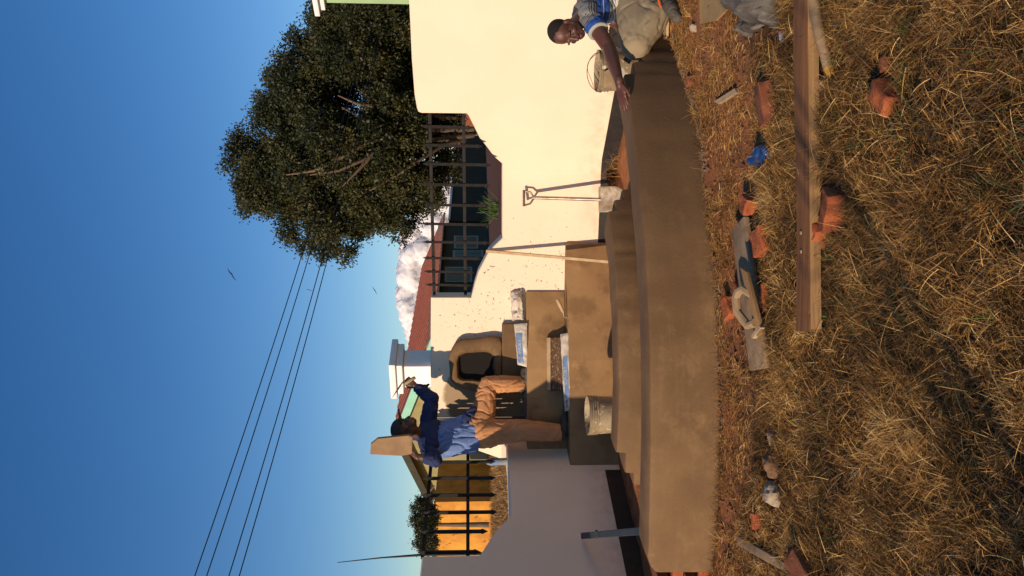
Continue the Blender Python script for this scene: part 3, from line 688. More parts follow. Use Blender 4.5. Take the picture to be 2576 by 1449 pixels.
tree('huge dark leafy tree with many pale stems towering over the boundary wall', crown, 22, 2.6, 480, .60, 74, .085,
     [big, T((1190, 325, 21.8), (1120, 328, 21.3), (1020, 322, 20.6), (930, 310, 20), (860, 270, 19.6)), T((1190, 340, 21.8), (1110, 350, 21.2), (1030, 355, 20.5), (930, 352, 19.9), (860, 370, 19.6), (800, 390, 19.5)),
      T((1170, 350, 21.9), (1120, 362, 21), (1060, 400, 20.3), (1000, 440, 19.9), (930, 480, 19.8)), T((1100, 330, 21.4), (1000, 350, 20.4), (920, 400, 19.8), (850, 430, 19.5), (780, 440, 19.4)),
      T((1160, 300, 21.8), (1060, 285, 20.8), (960, 262, 20), (900, 225, 19.6)), T((1080, 320, 21.2), (960, 270, 20.2), (900, 262, 19.7), (850, 240, 19.6)), T((930, 352, 19.9), (860, 395, 19.5), (790, 430, 19.4), (720, 440, 19.5)), T((1000, 350, 20.3), (930, 395, 19.8), (900, 430, 19.6), (860, 470, 19.5))], 3, .12)
crown2 = [(1040, 1285), (1045, 1262), (1062, 1255), (1085, 1268), (1100, 1300), (1100, 1370), (1085, 1385), (1062, 1380), (1045, 1372), (1048, 1345), (1040, 1325)]
tree('small dark tree top behind the ochre building', crown2, 22, .6, 55, .20, 40, .055, [T((1230, 1320, 22), (1100, 1320, 22), (1060, 1318, 22))], 5, .08)

# clouds far behind
def cloud(label, blobs, d, seed):
    g = random.Random(seed); mb = MB(); V0 = None
    for X, Y, r_ in blobs:
        bm = bmesh.new(); bmesh.ops.create_icosphere(bm, subdivisions=3, radius=1); c = P(X, Y, d + g.uniform(-5, 5)); R_ = r_ / FOC * d
        mb.add([c + v.co.normalized() * R_ for v in bm.verts], [[v.index for v in f.verts] for f in bm.faces]); bm.free()
    me = mb.mesh('tmp'); o = bpy.data.objects.new('tmp', me); C.objects.link(o)
    r_ = o.modifiers.new('r', 'REMESH'); r_.mode = 'VOXEL'; r_.voxel_size = .75
    dg = bpy.context.evaluated_depsgraph_get(); dg.update(); m2 = bpy.data.meshes.new_from_object(o.evaluated_get(dg)); bpy.data.objects.remove(o)
    bm = bmesh.new(); bm.from_mesh(m2); bm.normal_update()
    for v in bm.verts: p = v.co; v.co = p + v.normal * (1.2 * noise.fractal(p * .16, .75, 2.1, 6) + .9 * (1 - 2 * abs(noise.noise(p * .33))))
    bm.to_mesh(m2); bm.free(); o = link('cloud', m2, M['cloud'], None, 180); return tag(o, label, 'cloud', kind='structure')
m_ = bpy.data.materials.new('cloud_white'); m_.use_nodes = True; n = m_.node_tree; p = n.nodes['Principled BSDF']; p.inputs['Base Color'].default_value = (.80, .80, .84, 1); p.inputs['Roughness'].default_value = 1; p.inputs['Subsurface Weight'].default_value = 1; p.inputs['Subsurface Radius'].default_value = (6, 6, 6); p.inputs['Subsurface Scale'].default_value = 1; p.inputs['Specular IOR Level'].default_value = 0
tr = n.nodes.new('ShaderNodeBsdfTranslucent'); tr.inputs[0].default_value = (.6, .6, .65, 1); mx = n.nodes.new('ShaderNodeMixShader'); mx.inputs[0].default_value = .15
n.links.new(p.outputs[0], mx.inputs[1]); n.links.new(tr.outputs[0], mx.inputs[2]); n.links.new(mx.outputs[0], n.nodes['Material Output'].inputs[0]); M['cloud'] = m_
bl = []
gg = random.Random(2)
edge = [(470, 1065), (520, 1050), (560, 1035), (600, 1008), (640, 1005), (680, 1000), (720, 998), (760, 1000), (800, 1012), (840, 1018), (870, 1030), (905, 1045), (950, 1060)]
for Y in range(455, 960, 15):
    X = interp(edge, Y); r_ = gg.uniform(13, 24); bl.append((X + r_, Y, r_))
    for Xb in range(int(X) + 38, 1150, 32): bl.append((Xb + gg.uniform(-8, 8), Y + gg.uniform(-8, 8), gg.uniform(24, 34)))
cloud('white heaped cumulus cloud low above the red roof', bl, 420, 4)

# power lines and birds
lines = [((490, 1449), (763, 631)), ((520, 1449), (779, 639)), ((576, 1449), (814.6, 636)), ((602, 1449), (829.6, 628.5))]
names = ['topmost of the four thin power lines crossing the sky', 'second power line from the top crossing the sky', 'third power line from the top crossing the sky', 'lowest of the four thin power lines crossing the sky']
for ((X0, Y0), (X1, Y1)), nm in zip(lines, names):
    a = P(X0, Y0, 12); b = P(X1, Y1, 15.5); d = (b - a); pts = []
    for k in range(-8, 31):
        t = k / 12; pts.append(a + d * t + Vector((0, 0, .10 * ((t - .5) ** 2 - .25))))
    tag(MB().tube(pts, .009, 5).build('power_line', M['wire'], None, sm=60), nm, 'power line', 'power lines across the sky')
for (X, Y, s_, ro_, lb) in ((583, 690, .55, .6, 'soaring bird with spread wings highest in the open sky'), (778, 729, .26, 1.3, 'tiny bird flying just beside the power lines'), (943, 730, .33, .55, 'distant bird with spread wings flying above the white cloud')):
    c = P(X, Y, 60); mb = MB(); ux = Vector((math.cos(ro_), 0, math.sin(ro_))); vz = Vector((-math.sin(ro_) * .5, .6, math.cos(ro_) * .5)).normalized()
    mb.tube([c - vz * .22 * s_, c, c + vz * .25 * s_], [.03 * s_, .08 * s_, .02 * s_], 6)
    for sg in (-1, 1): mb.tube([c, c + ux * sg * .5 * s_ + vz * .16 * s_, c + ux * sg * 1.1 * s_ - vz * .05 * s_], [.09 * s_, .08 * s_, .01 * s_], 4)
    tag(mb.build('bird', M['wire'], None), lb, 'bird', 'birds in the sky')
#PART2
# ------------------------------------------------------------------ lettering laid on surfaces
def letters(txt, o3, ux, uy, size, mat_, parent, name='lettering', depth=.0012):
    cu = bpy.data.curves.new('t', 'FONT'); cu.body = txt; cu.size = size; cu.extrude = depth * .5; cu.align_x = 'CENTER'; cu.align_y = 'CENTER'
    to = bpy.data.objects.new('t', cu); C.objects.link(to); dg = bpy.context.evaluated_depsgraph_get()
    me = bpy.data.meshes.new_from_object(to.evaluated_get(dg)); bpy.data.objects.remove(to)
    ux = ux.normalized(); nz_ = ux.cross(uy).normalized(); uy = nz_.cross(ux)
    me.transform(Matrix((ux, uy, nz_)).transposed().to_4x4()); me.transform(Matrix.Translation(o3))
    return link(name, me, mat_, parent)

# ------------------------------------------------------------------ cement bags and sheets
def bag(name, corners, h, label, amp=.02, mt='paper', sc=9, seed=1, pr=True, group=None):
    """crumpled flat sack: 4 base corners (3D), puffed by h, wrinkled"""
    bm = bmesh.new(); nx_, ny_ = 34, 16; A, B, C_, D = [Vector(c) for c in corners]; nrm = (B - A).cross(D - A).normalized(); g = {}
    if nrm.z < 0: nrm = -nrm
    for s_ in (1, -1):
        for i in range(nx_ + 1):
            for j in range(ny_ + 1):
                if s_ < 0 and (i in (0, nx_) or j in (0, ny_)): g[s_, i, j] = g[1, i, j]; continue
                u, v = i / nx_, j / ny_; p = (A.lerp(B, u)).lerp(D.lerp(C_, u), v)
                puff = h * (math.sin(math.pi * min(1, max(0, u))) ** .35) * (math.sin(math.pi * v) ** .55)
                q = p + nrm * (puff * (.95 if s_ > 0 else -.15))
                w1 = noise.ridged_multi_fractal(q * sc + Vector((seed * 3.1, 0, 0)), .8, 2.1, 4, 1, 2) - 1
                q += nrm * amp * w1 * (1 if s_ > 0 else .3) + Vector((noise.noise(q * 7), noise.noise(q * 7 + Vector((9, 0, 0))), 0)) * amp * .8
                g[s_, i, j] = bm.verts.new(q)
    for s_ in (1, -1):
        for i in range(nx_):
            for j in range(ny_):
                f = [g[s_, i, j], g[s_, i + 1, j], g[s_, i + 1, j + 1], g[s_, i, j + 1]]
                try: bm.faces.new(f if s_ > 0 else f[::-1])
                except ValueError: pass
    me = bpy.data.meshes.new(name); bm.to_mesh(me); bvh = BVHTree.FromBMesh(bm); bm.free()
    t = empty(name, (A + B + C_ + D) / 4, label, 'sack' if mt == 'paper' else 'sheet', group); link('sack_skin' if mt == 'paper' else 'plastic_skin', me, M[mt], t, 55)
    t['bag'] = 0; del t['bag']
    return t, bvh, (A, B, C_, D, nrm)
def patch(bvh, fr, u0, u1, v0, v1, mt, parent, name, eps=.003, n=14):
    """printed panel following the sack"""
    A, B, C_, D, nrm = fr; V = []; 
    for i in range(n + 1):
        for j in range(7):
            u = u0 + (u1 - u0) * i / n; v = v0 + (v1 - v0) * j / 6; p = (A.lerp(B, u)).lerp(D.lerp(C_, u), v) + nrm * .3
            hit_ = bvh.ray_cast(p, -nrm); V.append((hit_[0] + nrm * eps) if hit_[0] else p - nrm * .3)
    return MB().add(V, [(i * 7 + j, (i + 1) * 7 + j, (i + 1) * 7 + j + 1, i * 7 + j + 1) for i in range(n) for j in range(6)]).build(name, M[mt], parent, sm=50)
def print_on(bvh, fr, txt, u, v, size, mt, parent, eps=.006, flip=False):
    A, B, C_, D, nrm = fr; ux = (B - A).normalized() * (-1 if flip else 1); c = (A.lerp(B, u)).lerp(D.lerp(C_, u), v) + nrm * .2
    uy = nrm.cross(ux); o = letters(txt, c, ux, uy, size, M[mt], parent)
    me = o.data
    for vt in me.vertices:
        h_ = bvh.ray_cast(vt.co, -nrm)
        vt.co = (h_[0] + nrm * eps) if h_[0] else vt.co - nrm * .2
    return o
def led(X, Y, d): return P(X, Y, d)
# sacks standing on edge along the raised step: faces turned to the viewer
t, bv, fr = bag('cement_sack', [P(1313, 724, 7.99), P(1319, 805, 7.99), P(1290, 808, 8.02), P(1284, 732, 8.02)], 0.05, 'crumpled grey white cement sack at the right end of the raised step', .045, seed=4, sc=7)
t, bv, fr = bag('cement_sack', [P(1326, 812, 7.90), P(1327, 925, 7.87), P(1302, 918, 7.93), P(1293, 816, 7.96)], .035, 'white cement sack with blue band and white SUPASET print lying on the raised step', .012, seed=2)
patch(bv, fr, .22, .93, .3, .85, 'bagblue', t, 'blue_band'); print_on(bv, fr, 'SUPASET', .6, .55, .05, 'inkwhite', t, flip=True)
# flattened sheets under the raised foot
t, bv, fr = bag('plastic_sheet', [P(1326, 925, 7.88), P(1330, 1068, 7.86), P(1318, 1060, 8.1), P(1315, 935, 8.1)], .02, 'crumpled grey sheet on the raised step under the lifted foot of the standing man', .022, mt='baggrey', seed=8, sc=12)
t, bv, fr = bag('cement_sack', [P(1437, 836, 7.70), P(1446, 1030, 7.60), P(1421, 1036, 7.66), P(1410, 842, 7.76)], .05, 'long white cement sack with blue print draped along the bench beside the man\'s foot', .013, seed=3)
patch(bv, fr, .30, .82, .28, .72, 'bagblue', t, 'blue_band'); print_on(bv, fr, 'SUPASET', .55, .5, .045, 'inkwhite', t, flip=True); print_on(bv, fr, 'TEMB', .915, .55, .035, 'ink', t, flip=True)
# rough block with a cream top edge leaning on the step
blk = empty('rough_block', P(1426, 915, 7.8), 'dark rough faced slab with cream top edge leaning on the step behind the sack', 'slab')
b_ = [P(1426, 984, 7.70), P(1426, 848, 7.76), P(1385, 850, 7.84), P(1385, 983, 7.78)]
MB().prism(b_, Vector((.0, .05, .01))).build('face', M['bark'], blk, sm=50, bevel=.004, sub=3, rough=.012, rs=20)
MB().prism([P(1385, 983, 7.765), P(1385, 850, 7.825), P(1376, 850, 7.86), P(1377, 983, 7.80)], Vector((0, .05, .0))).build('cream_edge', M['palewood'], blk, sm=50, bevel=.003, sub=2, rough=.006, rs=20)
# small trowel on the bench
def trowel(name_lab, tip, heel, handle0, handle1, blade_up, parent=None, wmax=.055):
    t = empty('trowel', heel, name_lab, 'trowel'); tip, heel, h0, h1 = map(Vector, (tip, heel, handle0, handle1)); d = (tip - heel).normalized(); s_ = d.cross(Vector(blade_up)).normalized()
    MB().prism([tip, heel.lerp(tip, .35) + s_ * wmax, heel + s_ * wmax * .8, heel - s_ * wmax * .8, heel.lerp(tip, .35) - s_ * wmax], Vector(blade_up).normalized() * .002).build('blade', M['steel'], t)
    MB().tube([heel + d * .03, heel - d * .02, heel.lerp(h0, .5) + Vector(blade_up) * .02, h0], .006, 8).build('neck', M['steel'], t, sm=60)
    MB().tube([h0, h0.lerp(h1, .15), h0.lerp(h1, .55), h1.lerp(h0, .04), h1], [.012, .0165, .018, .017, .008], 10).build('handle', M['palewood'], t, sm=60)
    return t
trowel('small trowel with pale wooden handle propped on the bench below the raised step', P(1430, 862, 7.72), P(1430, 806, 7.74), P(1417, 786, 7.72), P(1401, 752, 7.70), (0, 0, 1), wmax=.035)

# ------------------------------------------------------------------ buckets
def bucket(c, r, h, label, ribs=True, handle=False, tiltq=None):
    t = empty('bucket', c, label, 'bucket'); c = Vector(c); q = tiltq or Matrix.Identity(3)
    rb = r * .86; prof = [(0.01, .004), (rb, .0)]
    for k in range(6): prof.append((rb + (r - rb) * k / 6 * .9, h * k / 6 * .8))
    for k in range(4 if ribs else 1):
        z = h * (.80 + .05 * k); rr = r * (.975 + .004 * k); prof += [(rr, z), (rr + .007, z + .003), (rr + .007, z + .009), (rr, z + .012)]
    prof += [(r + .004, h - .01), (r + .006, h), (r - .002, h + .002), (r - .006, h - .01), (r * .95, h * .7), (rb * .95, h * .45), (.01, h * .43)]
    MB().lathe(prof, c, 40, q).build('shell', M['plastic'], t, sm=35)
    # mortar caked inside
    MB().lathe([(r * .945, h * .84), (r * .80, h * .80), (r * .4, h * .76), (.005, h * .75)], c, 40, q).build('mortar', M['cementcake'], t, sm=60)
    if handle:
        pts = [c + q @ Vector((r * 1.02 * math.cos(a), 0, h * .92)) + q @ Vector((0, .03, r * .72 * math.sin(a))) for a in np.linspace(0, math.pi, 25)]
        MB().tube(pts, .0028, 6).build('handle', M['wire'], t, sm=60)
        pts = [p + Vector((0, -.02, -.012 * math.sin(i * .5) - .008)) for i, p in enumerate(pts)]
        MB().tube(pts, .002, 6).build('handle', M['wire'], t, sm=60)
    return t
b1 = P(1478, 1045, 6.85); h1 = .395
bk = bucket((b1.x, 6.86, .0), .166, .405, 'dirty cream plastic bucket with ribbed rim standing before the bench')
letters('PE', Vector((b1.x + .03, 6.71, .25)), Vector((1, 0, .0)), Vector((0, 0, 1)), .05, M['ink'], bk)
MB().prism([(b1.x - .10, 6.727, .16), (b1.x - .045, 6.706, .16), (b1.x - .045, 6.704, .215), (b1.x - .10, 6.726, .215)], (0, -.002, 0)).build('label_print', M['bagblue'], bk)
b2 = P(1500, 180, 6.0)
bucket((b2.x + .01, 6.02, .0), .152, .455, 'mortar caked bucket with wire handle beside the crouching man', handle=True)
tag(MB().prism([P(1545, 168, 5.80), P(1543, 213, 5.80), P(1518, 222, 5.84), P(1519, 180, 5.84)], (0, .02, 0)).build('plaster_board', M['greywood'], None, bevel=.003), 'small tan plastering board leaning on the bucket behind the wrist', 'board')
tag(MB().prism([P(1566, 170, 5.62), P(1545, 190, 5.66), P(1560, 205, 5.64), P(1575, 185, 5.6)], (0, .01, 0)).build('paper_scrap', M['paper'], None), 'pale crumpled paper scrap low behind the hand of the crouching man', 'paper')

# ------------------------------------------------------------------ shovel, pole, straight edge
sh = empty('shovel', P(1570, 490, 7.4), 'shovel with steel blade and D handle leaning on the sunlit wall', 'shovel')
st = P(1340, 497, 7.71); sb_ = P(1512, 502, 7.50)
MB().tube([st, st.lerp(sb_, .5), sb_], [.017, .018, .018], 10).build('shaft', M['steel'], sh, sm=60)
gp = [P(1344, 497, 7.72), P(1334, 512, 7.725), P(1321, 516, 7.73)]; gq = [P(1344, 497, 7.72), P(1334, 483, 7.725), P(1321, 481, 7.73)]
MB().tube(gp, .010, 8).build('yoke', M['steel'], sh, sm=60); MB().tube(gq, .010, 8).build('yoke', M['steel'], sh, sm=60)
MB().tube([P(1318, 478, 7.73), P(1318, 519, 7.73)], .013, 10).build('grip', M['steel'], sh, sm=60)
mb = MB(); V = []; nU, nV = 8, 10
for j in range(nV + 1):
    t = j / nV; X = 1506 + (1572 - 1506) * t; wv = 33 * (1 if t < .55 else math.sqrt(max(0.0, 1 - ((t - .55) / .47) ** 2)) * .9 + .1)
    for i in range(nU + 1):
        s_ = i / nU * 2 - 1; Y = 502 - 2 * t + wv * s_ * .98; V.append(P(X, Y, 7.50 - .05 * (s_ * s_) - .17 * t + .015 * (1 - abs(s_))))
mb.add(V, [(j * (nU + 1) + i, j * (nU + 1) + i + 1, (j + 1) * (nU + 1) + i + 1, (j + 1) * (nU + 1) + i) for j in range(nV) for i in range(nU)])
o = mb.build('blade', M['blade'], sh, sm=60); sol = o.modifiers.new('s', 'SOLIDIFY'); sol.thickness = .003
pf = G(1600, 662, 0.0); pt = hitX(RWs, 1227, 632)[0]
d_ = (P(1522, 655, 7.1) - pt); p0 = pt - d_.normalized() * .02 + Vector((0, -.02, 0)); p1 = P(1552, 660, 7.62)
tag(MB().bar(p0, p1, .028, .022).build('wooden_pole', M['palewood'], None, bevel=.002), 'long thin pale wooden pole leaning on the dip of the sunlit wall', 'pole')
se = empty('straight_edge', P(1605, 1338, 5.4), 'blue grey metal straight edge leaning on the shaded wall at left', 'tool')
q0 = hitX(LW, 1464, 1360)[0] + Vector((.05, -.03, 0)); q1 = P(1612, 1336, 5.35)
MB().bar(q0, q1, .05, .03).build('metal_bar', M['bluesteel'], se, bevel=.003)
q2 = q0.lerp(q1, .27); MB().box(q2 + Vector((.01, -.025, 0)), (.07, .02, .022)).build('clamp', M['bluesteel'], se, bevel=.003)
# bottle on the left wall, white board behind the man
wb = hitX(LW, 1277, 1151)[0]; bt = empty('water_bottle', wb, 'small water bottle with blue label and dark cap on the shaded wall top', 'bottle')
bc = Vector((wb.x - .06, wb.y + .10, wb.z)); sc_ = 1.0
MB().lathe([(.001, 0), (.036, .001), (.036, .02), (.034, .05), (.036, .08), (.036, .165), (.030, .19), (.014, .212), (.014, .222), (.001, .222)], bc, 24).build('shell', M['pet'], bt, sm=50)
MB().lathe([(.0368, .095), (.0368, .155)], bc, 24).build('blue_label', M['bagblue'], bt, sm=50)
MB().lathe([(.001, .245), (.016, .245), (.016, .220), (.001, .220)], bc, 16).build('cap', M['ink'], bt, sm=40)
tag(MB().prism([P(1277, 1111, 8.02), P(1277, 1124, 8.0), P(1247, 1102, 8.06), P(1250, 1094, 8.1)], (-.02, .015, 0)).build('white_batten', M['white'], None), 'short white batten lying on the shaded wall behind the man\'s hip', 'board')

# ------------------------------------------------------------------ bodies: overlapping rounded limbs fused into one skin
def cone(mb, a, ra_, b, rb_, n=14):
    a = Vector(a); b = Vector(b); d = (b - a); L = d.length; d = d / L if L > 1e-6 else Vector((0, 0, 1)); x = d.orthogonal().normalized(); y = d.cross(x); prof = []
    for k in range(1, 5): t = math.pi / 2 * k / 5; prof.append((ra_ * math.sin(t), -ra_ * math.cos(t)))
    for k in range(5): t = k / 4; prof.append((ra_ + (rb_ - ra_) * t, L * t))
    for k in range(1, 5): t = math.pi / 2 * k / 5; prof.append((rb_ * math.cos(t), L + rb_ * math.sin(t)))
    vs_ = [a + x * (r_ * math.cos(2 * math.pi * k / n)) + y * (r_ * math.sin(2 * math.pi * k / n)) + d * h for r_, h in prof for k in range(n)]
    m_ = len(prof); fs = [(i * n + k, i * n + (k + 1) % n, (i + 1) * n + (k + 1) % n, (i + 1) * n + k) for i in range(m_ - 1) for k in range(n)]
    fs += [tuple(range(n))[::-1], tuple((m_ - 1) * n + k for k in range(n))]; mb.add(vs_, fs)
def limb(mb, pts):
    for (a, ra_), (b, rb_) in zip(pts[:-1], pts[1:]): cone(mb, a, ra_, b, rb_)
def ell(mb, c, r_, q=None, n=16):
    q = q or Matrix.Identity(3); c = Vector(c); prof = [(math.sin(math.pi * k / 12), -math.cos(math.pi * k / 12)) for k in range(1, 12)]
    vs_ = [c + q @ Vector((r_[0] * s_ * math.cos(2 * math.pi * k / n), r_[1] * s_ * math.sin(2 * math.pi * k / n), r_[2] * h)) for s_, h in prof for k in range(n)]
    fs = [(i * n + k, i * n + (k + 1) % n, (i + 1) * n + (k + 1) % n, (i + 1) * n + k) for i in range(10) for k in range(n)] + [tuple(range(n))[::-1], tuple(10 * n + k for k in range(n))]
    mb.add(vs_, fs)
def fuse(mb, name, mt, parent, vox=.006, it=6, wr=None, cut=None):
    me = mb.mesh('tmp'); o = bpy.data.objects.new('tmp', me); C.objects.link(o)
    r_ = o.modifiers.new('r', 'REMESH'); r_.mode = 'VOXEL'; r_.voxel_size = vox; r_.adaptivity = 0
    s_ = o.modifiers.new('s', 'SMOOTH'); s_.iterations = it; s_.factor = .5
    dg = bpy.context.evaluated_depsgraph_get(); dg.update(); m2 = bpy.data.meshes.new_from_object(o.evaluated_get(dg)); bpy.data.objects.remove(o)
    bm = bmesh.new(); bm.from_mesh(m2)
    if cut:
        for co, no in cut:
            bmesh.ops.bisect_plane(bm, geom=list(bm.verts) + list(bm.edges) + list(bm.faces), plane_co=co, plane_no=no, clear_outer=True)
            ed = [e for e in bm.edges if e.is_boundary]
            if ed: bmesh.ops.edgeloop_fill(bm, edges=ed)
    if wr:
        amp, sc, st_ = wr; bm.normal_update(); sc3 = Vector(st_)
        for v in bm.verts:
            p = Vector((v.co.x * sc3.x, v.co.y * sc3.y, v.co.z * sc3.z)) * sc
            p += Vector((noise.noise(v.co * 5), noise.noise(v.co * 5 + Vector((7, 0, 0))), noise.noise(v.co * 5 + Vector((0, 7, 0))))) * 1.2
            k = abs(noise.noise(p)) * 2 + .5 * abs(noise.noise(p * 2.1)); v.co -= v.normal * amp * (1 - min(1, k * 1.7))
    bm.to_mesh(m2); bm.free(); return link(name, m2, M[mt], parent, 180)
def frame(f, u):
    f = Vector(f).normalized(); r_ = f.cross(Vector(u)).normalized(); u = r_.cross(f); return Matrix((r_, f, u)).transposed()
def head(mb, c, q, s=1.):
    L = lambda x, y, z: Vector(c) + q @ Vector((x, y, z)) * s
    S = lambda *r_: tuple(v * s for v in r_)
    ell(mb, L(0, -.014, .036), S(.075, .096, .084), q); ell(mb, L(0, .018, -.03), S(.062, .072, .08), q)
    ell(mb, L(0, .058, -.086), S(.032, .030, .024), q); ell(mb, L(0, .02, -.07), S(.054, .055, .035), q)
    for x in (-1, 1):
        ell(mb, L(x * .038, .056, -.030), S(.024, .024, .022), q); ell(mb, L(x * .030, .080, .014), S(.026, .012, .009), q)
        ell(mb, L(x * .015, .096, -.043), S(.011, .012, .009), q); ell(mb, L(x * .078, -.008, -.010), S(.009, .019, .031), q)
    cone(mb, L(0, .084, .004), .009 * s, L(0, .106, -.038), .013 * s, 10)
    ell(mb, L(0, .088, -.066), S(.026, .014, .008), q); ell(mb, L(0, .085, -.078), S(.023, .014, .009), q)
def eyes(c, q, parent, s=1.):
    for x in (-1, 1):
        e = MB(); ell(e, Vector(c) + q @ Vector((x * .031, .0755, -.009)) * s, tuple(v * s for v in (.0125, .0095, .0042)), q); e.build('eye', M['eye'], parent, sm=60)
        e = MB(); ell(e, Vector(c) + q @ Vector((x * .031, .0835, -.009)) * s, tuple(v * s for v in (.0055, .0035, .0055)), q); e.build('iris', M['hair'], parent, sm=60)
def hand(mb, wrist, d, nrm, thumb, curl=.5, s=1., spread=.12):
    """d: towards fingers, nrm: back of the hand, thumb: side the thumb is on"""
    d = Vector(d).normalized(); nrm = Vector(nrm); nrm = (nrm - d * nrm.dot(d)).normalized(); sd_ = d.cross(nrm); sd_ = sd_ if sd_.dot(Vector(thumb)) > 0 else -sd_
    w_ = Vector(wrist); cone(mb, w_ - d * .02, .026 * s, w_ + d * .02, .027 * s)
    for k in (-1.5, -.5, .5, 1.5): cone(mb, w_ + d * .02 * s + sd_ * k * .012 * s, .015 * s, w_ + d * .085 * s + sd_ * k * .020 * s, .0125 * s, 10)
    ln = [.075, .088, .082, .062]; roots = []
    for i, k in enumerate((1.5, .5, -.5, -1.5)):
        p = w_ + d * .088 * s + sd_ * k * .0205 * s; a = 0; dd = (d + sd_ * k * spread * .5).normalized(); ax = dd.cross(nrm).normalized()
        for j, f in enumerate((.45, .32, .23)):
            a -= curl * (.55 if j == 0 else .9); v = Matrix.Rotation(-a, 3, ax) @ dd; v2 = Matrix.Rotation(a, 3, ax) @ dd
            v = v if v.dot(nrm) < v2.dot(nrm) else v2
            e = p + v * ln[i] * f * s; cone(mb, p, (.0092 - .0006 * j) * s, e, (.0086 - .0009 * j) * s, 10); p = e
    p = w_ + d * .025 * s + sd_ * .026 * s; v = (d * .75 + sd_ * .65 - nrm * .25 * curl).normalized(); e = p + v * .045 * s; cone(mb, p, .0145 * s, e, .011 * s, 10)
    e2 = e + (d * .95 + sd_ * (.3 - .5 * curl) - nrm * .5 * curl).normalized() * .035 * s; cone(mb, e, .0108 * s, e2, .0088 * s, 10)

# ---- standing man
man = empty('person', P(1430, 1078, 7.7), 'person in blue shirt, tan trousers and dark cap standing on the bench plastering the wall', 'person')
hc = P(1020, 1077, 7.60); hq = frame((.93, .34, .06), (.06, .1, 1))
pel = P(1206, 1068, 7.76); hipL = P(1215, 1092, 7.70); hipR = P(1216, 1040, 7.80)
knL = P(1312, 1082, 7.68); anL = P(1402, 1088, 7.68); knR = P(1226, 967, 7.84); anR = P(1306, 966, 7.92)
shL = P(1076, 1130, 7.56); shR = P(1076, 1064, 7.76); elL = P(1094, 1158, 7.38); wrL = P(1046, 1147, 7.36); elR = P(1086, 1004, 7.80); wrR = P(1049, 974, 7.83)
nk = P(1058, 1092, 7.65); chs = P(1110, 1106, 7.68); wst = P(1165, 1092, 7.73)
B_ = MB(); head(B_, hc, hq)
cone(B_, nk, .058, hc + hq @ Vector((0, -.028, -.06)), .054)
limb(B_, [(nk, .06), (chs, .12), (wst, .11), (pel, .12)]); limb(B_, [(shL, .06), (chs, .1), (shR, .06)])
limb(B_, [(shL, .052), (elL, .040), (wrL, .027)]); limb(B_, [(shR, .052), (elR, .038), (wrR, .027)])
limb(B_, [(hipL, .085), (knL, .058), (anL, .04)]); limb(B_, [(hipR, .085), (knR, .058), (anR, .04)])
hR = P(1040, 968, 7.83); hdirR = (P(1022, 955, 7.83) - wrR); hand(B_, wrR + (hR - wrR) * .3, hdirR, (.3, -.9, .3), (-1, 0, .6), 1.15, 1.0)
hand(B_, wrL, (P(1030, 1132, 7.38) - wrL), (-.6, -.5, -.1), (0, -.3, 1), 1.0, 1.0)
fuse(B_, 'body', 'skin1', man, .0055, 3); eyes(hc, hq, man)
c_ = MB(); ell(c_, hc + hq @ Vector((0, -.014, .056)), (.088, .112, .088), hq)
fuse(c_, 'cap_crown', 'cap', man, .005, 3, cut=[(hc + hq @ Vector((0, 0, .032)), -(hq @ Vector((0, .12, 1))))])
V = []
for i in range(13):
    a = math.pi * (i / 12 - .5) * .82
    for r_ in (.090, .125, .165, .195): V.append(hc + hq @ Vector((math.sin(a) * min(r_, .11) * .80, math.cos(a) * r_ * (1 if r_ > .1 else 1.0) + .0, .034 - .9 * (math.sin(a) ** 2) * .02 + (r_ - .09) * .22)))
o = MB().add(V, [(i * 4 + j, i * 4 + j + 1, (i + 1) * 4 + j + 1, (i + 1) * 4 + j) for i in range(12) for j in range(3)]).build('cap_brim', M['cap'], man, sm=60)
so2 = o.modifiers.new('s', 'SOLIDIFY'); so2.thickness = .009
# shirt: pale blue body, navy yoke and sleeves
S_ = MB(); hem = P(1202, 1092, 7.74)
limb(S_, [(chs + Vector((0, 0, -.02)), .150), (wst, .152), (hem, .158)]); limb(S_, [(P(1100, 1130, 7.60), .10), (P(1205, 1104, 7.70), .125)]); limb(S_, [(P(1095, 1086, 7.74), .10), (P(1190, 1068, 7.78), .12)])
fuse(S_, 'shirt', 'shirtblue', man, .008, 6, (.016, 8, (1.5, 1.5, .5)), cut=[(P(1209, 1092, 7.72), Vector((-.12, 0, -1)))])
S_ = MB(); limb(S_, [(shL + Vector((0, 0, .0)), .075), (P(1072, 1098, 7.66), .10), (shR, .078)]); limb(S_, [(P(1085, 1124, 7.58), .105), (P(1090, 1082, 7.72), .112)]); cone(S_, nk, .075, nk + Vector((0, 0, .045)), .066)
fuse(S_, 'yoke', 'shirtnavy', man, .007, 3, (.010, 9, (1, 1, .7)), cut=[(P(1111, 1095, 7.68), Vector((0, 0, -1)))])
S_ = MB(); limb(S_, [(shL, .078), (shL.lerp(elL, .6), .078), (elL, .072)]); limb(S_, [(elL, .068), (elL.lerp(wrL, .35), .060)])
fuse(S_, 'sleeve', 'shirtnavy', man, .006, 3, (.012, 14, (1, 1, 1)))
S_ = MB(); limb(S_, [(shR, .082), (shR.lerp(elR, .5), .084), (elR, .070)]); limb(S_, [(elR, .077), (elR.lerp(wrR, .6), .062), (elR.lerp(wrR, .86), .058)]); limb(S_, [(elR.lerp(wrR, .8), .045), (elR.lerp(wrR, .8) + Vector((.05, .0, -.085)), .012)])
fuse(S_, 'sleeve', 'shirtnavy', man, .006, 3, (.011, 14, (1, 1, 1)))
S_ = MB(); limb(S_, [(P(1170, 1058, 7.66), .045), (P(1182, 1040, 7.68), .05), (P(1192, 1030, 7.70), .035)])
fuse(S_, 'shirt_tail', 'shirtnavy', man, .006, 3, (.02, 12, (1, 1, 1)))
